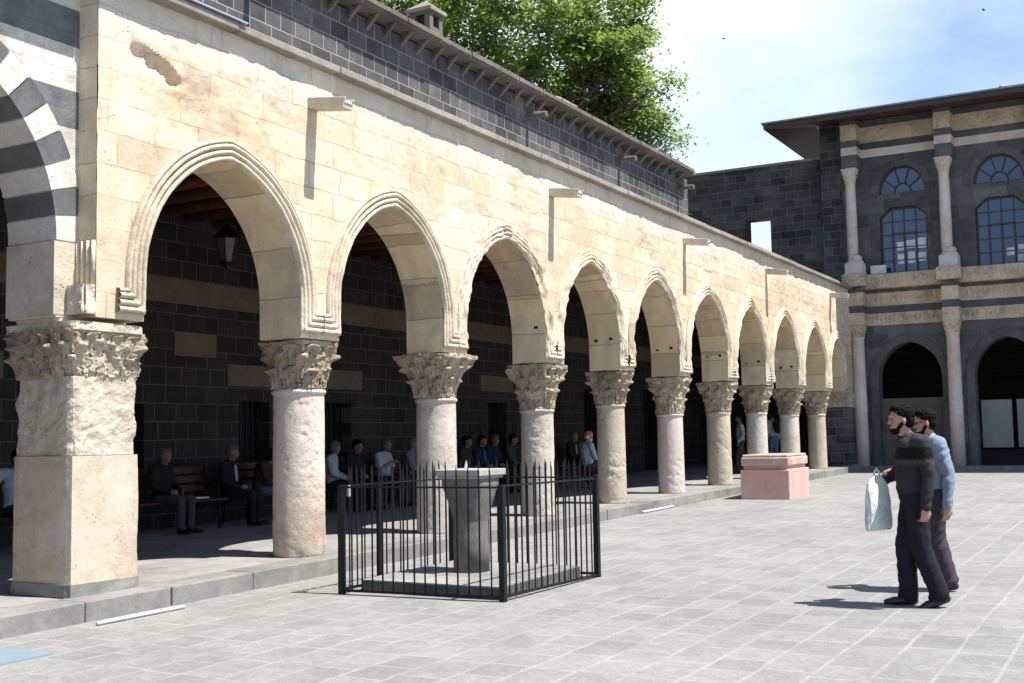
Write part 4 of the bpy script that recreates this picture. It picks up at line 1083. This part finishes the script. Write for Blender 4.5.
# man with carrier bag: his left side is towards the camera
Y1 = 10.09
p1 = person('bearded man in banded dark sweater walking left and holding a pale plastic bag', (-1.895, Y1, gz(Y1)), face+R(-7),
  dict(pel=(.02, 0, .93), hipL=(.02, .075, .90), hipR=(.02, -.075, .90), chest=(.02, 0, 1.24), neck=(.055, 0, 1.43), head=(.105, 0, 1.575), kneL=(.0, .075, .50), ankL=(-.135, .08, .105), toeL=(1, .1, -.30), kneR=(.09, -.07, .50), ankR=(.085, -.08, .085), toeR=(1, -.05, 0),
       elL=(-.06, .225, 1.11), wrL=(-.02, .25, .84), hdL=(.12, 0, -1), pnL=(.3, -1, 0), thL=(-1, 0, 0), shR=(.03, -.18, 1.385), shL=(-.03, .185, 1.385), elR=(.05, -.27, 1.15), wrR=(.23, -.22, 1.04), hdR=(1, .05, -.12), pnR=(0, 0, -1), thR=(-1, 0, 0)),
  m_sweater, m_navy, sc=.96, group=None, beard=m_hair, fine=True, vox=.011, loose=.004, tl=.017, seed=1., headyaw=R(2), headpitch=R(3), curl=.75)
Y2 = 11.05
p2 = person('man with glasses and light blue jersey walking half hidden behind the other walker', (-1.90, Y2, gz(Y2)), face+R(-8),
  dict(neck=(.04, 0, 1.43), head=(.085, 0, 1.58), kneL=(.05, .08, .50), ankL=(-.06, .08, .09), toeL=(1, .1, -.1), kneR=(-.0, -.08, .50), ankR=(-.09, -.08, .12), toeR=(1, -.05, -.4),
       elL=(-.07, .225, 1.08), wrL=(-.04, .25, .80), hdL=(.10, 0, -1), pnL=(.3, -1, 0), thL=(-1, 0, 0), elR=(.10, -.26, 1.14), wrR=(.33, -.20, 1.13), hdR=(1, .1, -.05), pnR=(0, 0, -1), thR=(-1, 0, 0)),
  m_blue, m_plum, sc=.935, tl=.012, beard=m_hair, fine=True, vox=.011, loose=.006, seed=5., headyaw=R(-3), headpitch=R(10), curl=.5, glasses=True)
# plastic bag
bgm, nt_b, pb_ = nodes('pale_plastic'); kk = N(nt_b); gg, _ = kk.coords(None)
pb_.inputs['Base Color'].default_value = (.62, .65, .58, 1); pb_.inputs['Roughness'].default_value = .35
nt_b.links.new(kk.bump(kk.noise(gg, 9, 3, .5, .6), .012), pb_.inputs['Normal'])
_z = kk.n('ShaderNodeSeparateXYZ', i_0=gg).outputs
_m = kk.math('MULTIPLY', kk.ramp(kk.noise(gg, 22, 4, .6), [(.46, 0.), (.54, 1.)]), kk.ramp(_z[2], [(.04, 0.), (.07, 1.), (.19, 1.), (.22, 0.)]))
nt_b.links.new(kk.mix(kk.math('MULTIPLY', _m, .55), (.62, .65, .58), (.30, .44, .60)), pb_.inputs['Base Color'])
bc = (-2.185, 10.0, .745); bt = empty('plastic_bag', (bc[0], bc[1], bc[2]), 'pale green-white plastic carrier bag hanging from the hand of the sweatered man', 'bag', None, face+R(38))
m = M(); rings = []
for i, (z, hw, th_) in enumerate(((0, .150, .012), (.02, .156, .03), (.10, .152, .045), (.24, .148, .045), (.34, .136, .030), (.39, .122, .02), (.42, .085, .016), (.445, .045, .012))):
    rings.append([(hw*math.copysign(abs(math.cos(a))**.55, math.cos(a))+.008*math.sin(9*a+z*12), th_*math.copysign(abs(math.sin(a))**.8, math.sin(a))+.008*math.sin(5*a+z*25), z) for a in [2*math.pi*q/40 for q in range(40)]])
m.ring(rings); bo = m.build('sack', bgm, bt, smooth=True, local=True)
m = M(); m.tube([(.05, .0, .40), (.035, 0, .47), (.0, 0, .505), (-.035, 0, .47), (-.05, 0, .40)], .008, 6); m.build('handle', bgm, bt, smooth=True, local=True)

random.seed(12)
dk = [cloth('dark_jacket_%s' % c, v) for c, v in (('black', (.012, .012, .013)), ('navy', (.012, .017, .035)), ('brown', (.035, .024, .018)), ('grey', (.04, .043, .05)))]
wh = cloth('white_shirt', (.30, .32, .38)); bs = cloth('blue_grey_shirt', (.11, .14, .17)); jn = cloth('blue_jeans', (.075, .12, .20)); gt = cloth('grey_trousers', (.05, .05, .054)); royal = cloth('royal_blue_shirt', (.05, .09, .30))  # white shirt colour toned down to imitate porch shade
GP = 'men sitting on the porch benches'
XS = -12.38
def fl(y): return gz(y)+.165
S = [
 (12.00, 0, .2, dk[0], gt, m_grey, None, dict(), 'old man in dark jacket and grey trousers seated right of the big square pier'),
 (13.34, 1, .5, dk[0], dk[0], m_grey, wh, dict(), 'grey-haired man in dark suit and white shirt seated left of the nearest round column'),
 (13.98, 0, .9, dk[2], jn, m_hair, None, dict(chest=(.08, 0, .78), neck=(.17, 0, .95), head=(.26, 0, 1.05), shL=(.13, .18, .92), shR=(.13, -.18, .92)), 'man in dark top and blue jeans leaning forward beside the nearest round column'),
 (15.80, 0, .9, wh, dk[0], m_grey, None, dict(), 'seated man in white shirt seen in profile just right of the nearest round column'),
 (16.44, 0, .0, dk[0], dk[0], m_hair, None, dict(), 'seated man all in black between two men in white shirts'),
 (17.29, 2, .1, wh, dk[3], m_grey, None, dict(wrR=(.20, .02, .84), elR=(.08, -.24, .72)), 'seated man in light shirt holding a hand to his chest beside the white marble column'),
 (18.11, 0, .9, bs, dk[0], m_grey, None, dict(), 'seated man in grey-blue shirt turned right beside the white marble column'),
 (20.05, 0, .2, dk[2], dk[0], m_hair, None, dict(), 'seated man in dark brown jacket just right of the white marble column'),
 (20.62, 1, .2, dk[1], dk[1], m_hair, royal, dict(), 'seated man in navy jacket with bright blue shirt above the pedestal top'),
 (21.15, 0, -.1, dk[1], dk[0], m_grey, None, dict(), 'seated man in dark navy jacket right of the man in the blue shirt'),
 (21.90, 0, .4, dk[3], dk[0], m_hair, None, dict(), 'seated man in charcoal top left of the column behind the fence'),
 (24.80, 1, .2, dk[0], dk[0], m_grey, wh, dict(), 'seated man in black suit behind the right end of the fence'),
]
for i, (y, k_, ry, tp, lg, hr_, jk, ps, lb) in enumerate(S):
    pp = dict(base='sit'); pp.update(ps)
    if 'head' in ps:
        dx = .12; pp['elL'] = (.20, .24, .68); pp['elR'] = (.20, -.24, .68); pp['wrL'] = (.38, .10, .60); pp['wrR'] = (.38, -.10, .60)
    person(lb, (XS, y, fl(y)-.0), ry*.6, pp, tp, lg, sc=.94, group=GP, hair=hr_, skin=m_skin2, vox=.018, jacket=jk, seed=i*1.7, headyaw=ry*.6, short=(k_ == 2), headpitch=R(8))
# man in the orange cap with white beard, on a stool
pc = person('seated man with orange cap, white beard and light blue shirt behind the fence', (-11.0, 22.75, fl(22.7)), R(62), dict(base='sit'), cloth('pale_blue_shirt', (.42, .50, .58)), dk[3], sc=.96, hair=m_whiteh, skin=m_skin, beard=m_whiteh, vox=.016, hat=plain('orange_cap', (.48, .17, .05), .8), group=None, seed=3.)
st = empty('stool', (-11.02, 22.72, fl(22.7)), 'low wooden stool under the man with the orange cap', 'stool')
m = M(); m.box(-.18, .18, -.18, .18, .37, .41); m.build('seat', m_bench, st, local=True, bevel=.006)
for sx in (-1, 1):
    for sy in (-1, 1):
        m = M(); m.tube([(sx*.14, sy*.14, .37), (sx*.17, sy*.17, 0)], .016, 7); m.build('leg', m_bench, st, local=True)
person('person in white top and grey trousers walking between two far columns', (-9.98, 29.9, fl(29.9)), face, dict(kneL=(.12, .09, .50), ankL=(.14, .09, .085), kneR=(-.06, -.08, .5), ankR=(-.26, -.09, .13), toeR=(1, 0, -.5), elL=(-.04, .23, 1.12), wrL=(.10, .22, .92)), wh, gt, sc=.88, vox=.016, skin=m_skin2, longcoat=None, seed=8.)
p3 = person('person with dark backpack and jeans standing behind the eighth column', (-10.1, 33.2, fl(33.)), R(150), dict(), wh, jn, sc=.93, vox=.016, skin=m_skin2, seed=9.)
bp = M(); bp.ell((0, 0, 0), .10, .15, .22); bp.ell((-.06, 0, -.06), .06, .12, .12)
bpo = bp.build('backpack', dk[0], smooth=True); bpo.location = (-10.1+.19*math.cos(R(150)+math.pi), 33.2+.19*math.sin(R(150)+math.pi), fl(33.)+1.17); bpo.rotation_euler = (0, 0, R(150))
tag(bpo, 'dark backpack on the back of the person behind the eighth column', 'backpack')
person('person in white short-sleeved shirt whose arm shows left of the big square pier', (-12.35, 9.62, fl(9.6)), R(-10), dict(base='sit', shR=(.02, -.20, .97), elR=(.04, -.38, .80), wrR=(.16, -.50, .66), hdR=(.5, -.6, -.5)), wh, dk[1], sc=.98, hair=m_hair, vox=.015, short=True, seed=2., group=GP)
# folded newspaper on the bench
m = M(); m.box(-12.52, -12.22, 12.42, 12.78, fl(12.6)+.445, fl(12.6)+.465)
tag(m.build('newspaper', m_paper), 'folded white newspaper on the bench beside the old man', 'newspaper')

# ------------------------------------------------------------------ tree behind the roof
def tree(loc, H, Rc, label, name='plane_tree', seed=1, nl=60000, crown_c=None, lobe=False):
    random.seed(seed)
    t = empty(name, loc, label, 'tree')
    x0, y0, z0 = loc; cz = crown_c
    tr = M(); tr.tube([(x0, y0, z0-.3), (x0+.1, y0, z0+3), (x0-.1, y0+.2, z0+6), (x0+.2, y0, z0+9)], [.55, .42, .36, .28], 12)
    tips = []
    def limb(p, d, L, r, lv):
        q = p+d*L; mid = (p+q)/2+Vector((random.uniform(-1, 1), random.uniform(-1, 1), random.uniform(-.3, .6)))*L*.08
        tr.tube([p, mid, q], [r, r*.8, r*.6], 7)
        if lv == 0: tips.append(q); return
        for _ in range(4 if lv > 1 else 3):
            nd = (d+Vector((random.gauss(0, .55), random.gauss(0, .55), random.gauss(.05, .45)))).normalized()
            limb(q, nd, L*random.uniform(.60, .82), r*.55, lv-1)
    for q in range(9):
        a = 2*math.pi*q/9+random.uniform(-.3, .3); el = random.uniform(.15, 1.2)
        limb(Vector((x0, y0, z0+5.5+random.uniform(0, 3.4))), Vector((math.cos(a)*math.cos(el), math.sin(a)*math.cos(el), math.sin(el))), Rc*.42, .17, 3)
    tr.build('trunk', plain('bark', (.12, .095, .07), .9, var=.3, scale=6), t, smooth=True)
    lf = M(); C_ = Vector((x0, y0, cz))
    clumps = [(p, random.uniform(.45, .85)) for p in tips]
    # fill of clumps over the crown's shell and inside
    for _ in range(520):
        v = Vector((random.gauss(0, 1), random.gauss(0, 1), random.gauss(0, 1))).normalized()
        rr = Rc*random.uniform(.45, 1.)*(1+.24*noise.noise(v*2.1+Vector((seed*3., 0, 0))))
        p = C_+Vector((v.x*rr, v.y*rr, v.z*rr*1.05)); clumps.append((p, random.uniform(.4, .9)))
    per = nl//len(clumps)
    for p, cr in clumps:
        d_ = p-C_
        sx = d_.x*.87+d_.y*.49
        if d_.length > Rc*1.35 or p.z > 19.5 or (lobe and (sx > 4.5-.25*max(0., 1.5-d_.z)+.5*noise.noise(p*.7) or (sx > 1.5 and d_.z < -1.9-.4*noise.noise(p)))): continue
        for _ in range(per):
            v = Vector((random.gauss(0, 1), random.gauss(0, 1), random.gauss(0, .65)))*cr*.52
            q = p+v; s_ = random.uniform(.045, .115)
            a = Vector((random.uniform(-1, 1), random.uniform(-1, 1), random.uniform(-.7, .4))).normalized()
            b = a.cross(Vector((random.uniform(-.5, .5), random.uniform(-.5, .5), 1))).normalized()
            n0 = len(lf.v); lf.v += [tuple(q-a*s_), tuple(q+b*s_*.55), tuple(q+a*s_), tuple(q-b*s_*.55)]
            lf.f.append((n0, n0+1, n0+2, n0+3)); lf.mi.append(0)
    if lobe:
        lb_ = []
        for _ in range(60):
            a, b = random.random(), random.gauss(0, .45)
            c0 = C_+Vector((.87, .49, 0))*(3.0+1.45*a)+Vector((0, 0, -1.5-1.15*a)); v = Vector((random.gauss(0, 1), random.gauss(0, 1), random.gauss(0, 1)))*(.72-.28*a)
            lb_.append(c0+v)
        for p in lb_:
            for _ in range(int(per*1.0)):
                v = Vector((random.gauss(0, 1), random.gauss(0, 1), random.gauss(0, .8)))*.30
                q = p+v; s_ = random.uniform(.045, .105)
                a = Vector((random.uniform(-1, 1), random.uniform(-1, 1), random.uniform(-.7, .4))).normalized()
                b = a.cross(Vector((random.uniform(-.5, .5), random.uniform(-.5, .5), 1))).normalized()
                n0 = len(lf.v); lf.v += [tuple(q-a*s_), tuple(q+b*s_*.55), tuple(q+a*s_), tuple(q-b*s_*.55)]
                lf.f.append((n0, n0+1, n0+2, n0+3)); lf.mi.append(0)
    mt, nt, p_ = nodes('leaves'); k = N(nt); g, _ = k.coords(None)
    rnd = k.n('ShaderNodeNewGeometry').outputs['Random Per Island']
    c = k.ramp(rnd, [(0, (.10, .155, .05)), (.5, (.165, .23, .08)), (1, (.26, .32, .14))])
    c = k.mix(k.ramp(k.noise(g, .8, 4), [(.35, 0.), (.65, .6)]), c, (.165, .225, .08))
    nt.links.new(c, p_.inputs['Base Color']); p_.inputs['Roughness'].default_value = .5
    tl = k.n('ShaderNodeBsdfTranslucent'); nt.links.new(k.mix(1., c, (1.5, 1.6, .8), 'MULTIPLY'), tl.inputs[0])
    ms = k.n('ShaderNodeMixShader', i_0=.5); nt.links.new(p_.outputs[0], ms.inputs[1]); nt.links.new(tl.outputs[0], ms.inputs[2]); nt.links.new(ms.outputs[0], nt.nodes['Material Output'].inputs[0])
    lf.build('crown', mt, t, recalc=False)
    return t
tree((-17.9, 31.9, .4), 18, 5.5, 'big leafy green tree rising behind the basalt upper wall', seed=5, nl=230000, crown_c=13.9, lobe=True)
tree((-22.0, 25.0, .3), 18, 4.2, 'second leafy tree mostly hidden behind the upper wall left of the big one', seed=8, nl=30000, crown_c=11.6)

# birds
for (x, y, z, lb) in ((-10.09, 30, 12.2, 'tiny dark bird flying right of the tree'), (-3.53, 30, 11.7, 'tiny dark bird flying above the tall building')):
    m = M(); m.ell((x, y, z), .04, .018, .014)
    m.add([(x-.02, y, z), (x+.03, y, z), (x-.02, y+.07, z+.02), (x-.05, y+.06, z+.02)], [(0, 1, 2, 3)]); m.add([(x-.02, y, z), (x+.03, y, z), (x-.02, y-.06, z+.03), (x-.05, y-.05, z+.03)], [(0, 3, 2, 1)])
    tag(m.build('bird', m_shoe), lb, 'bird', 'birds in the sky')
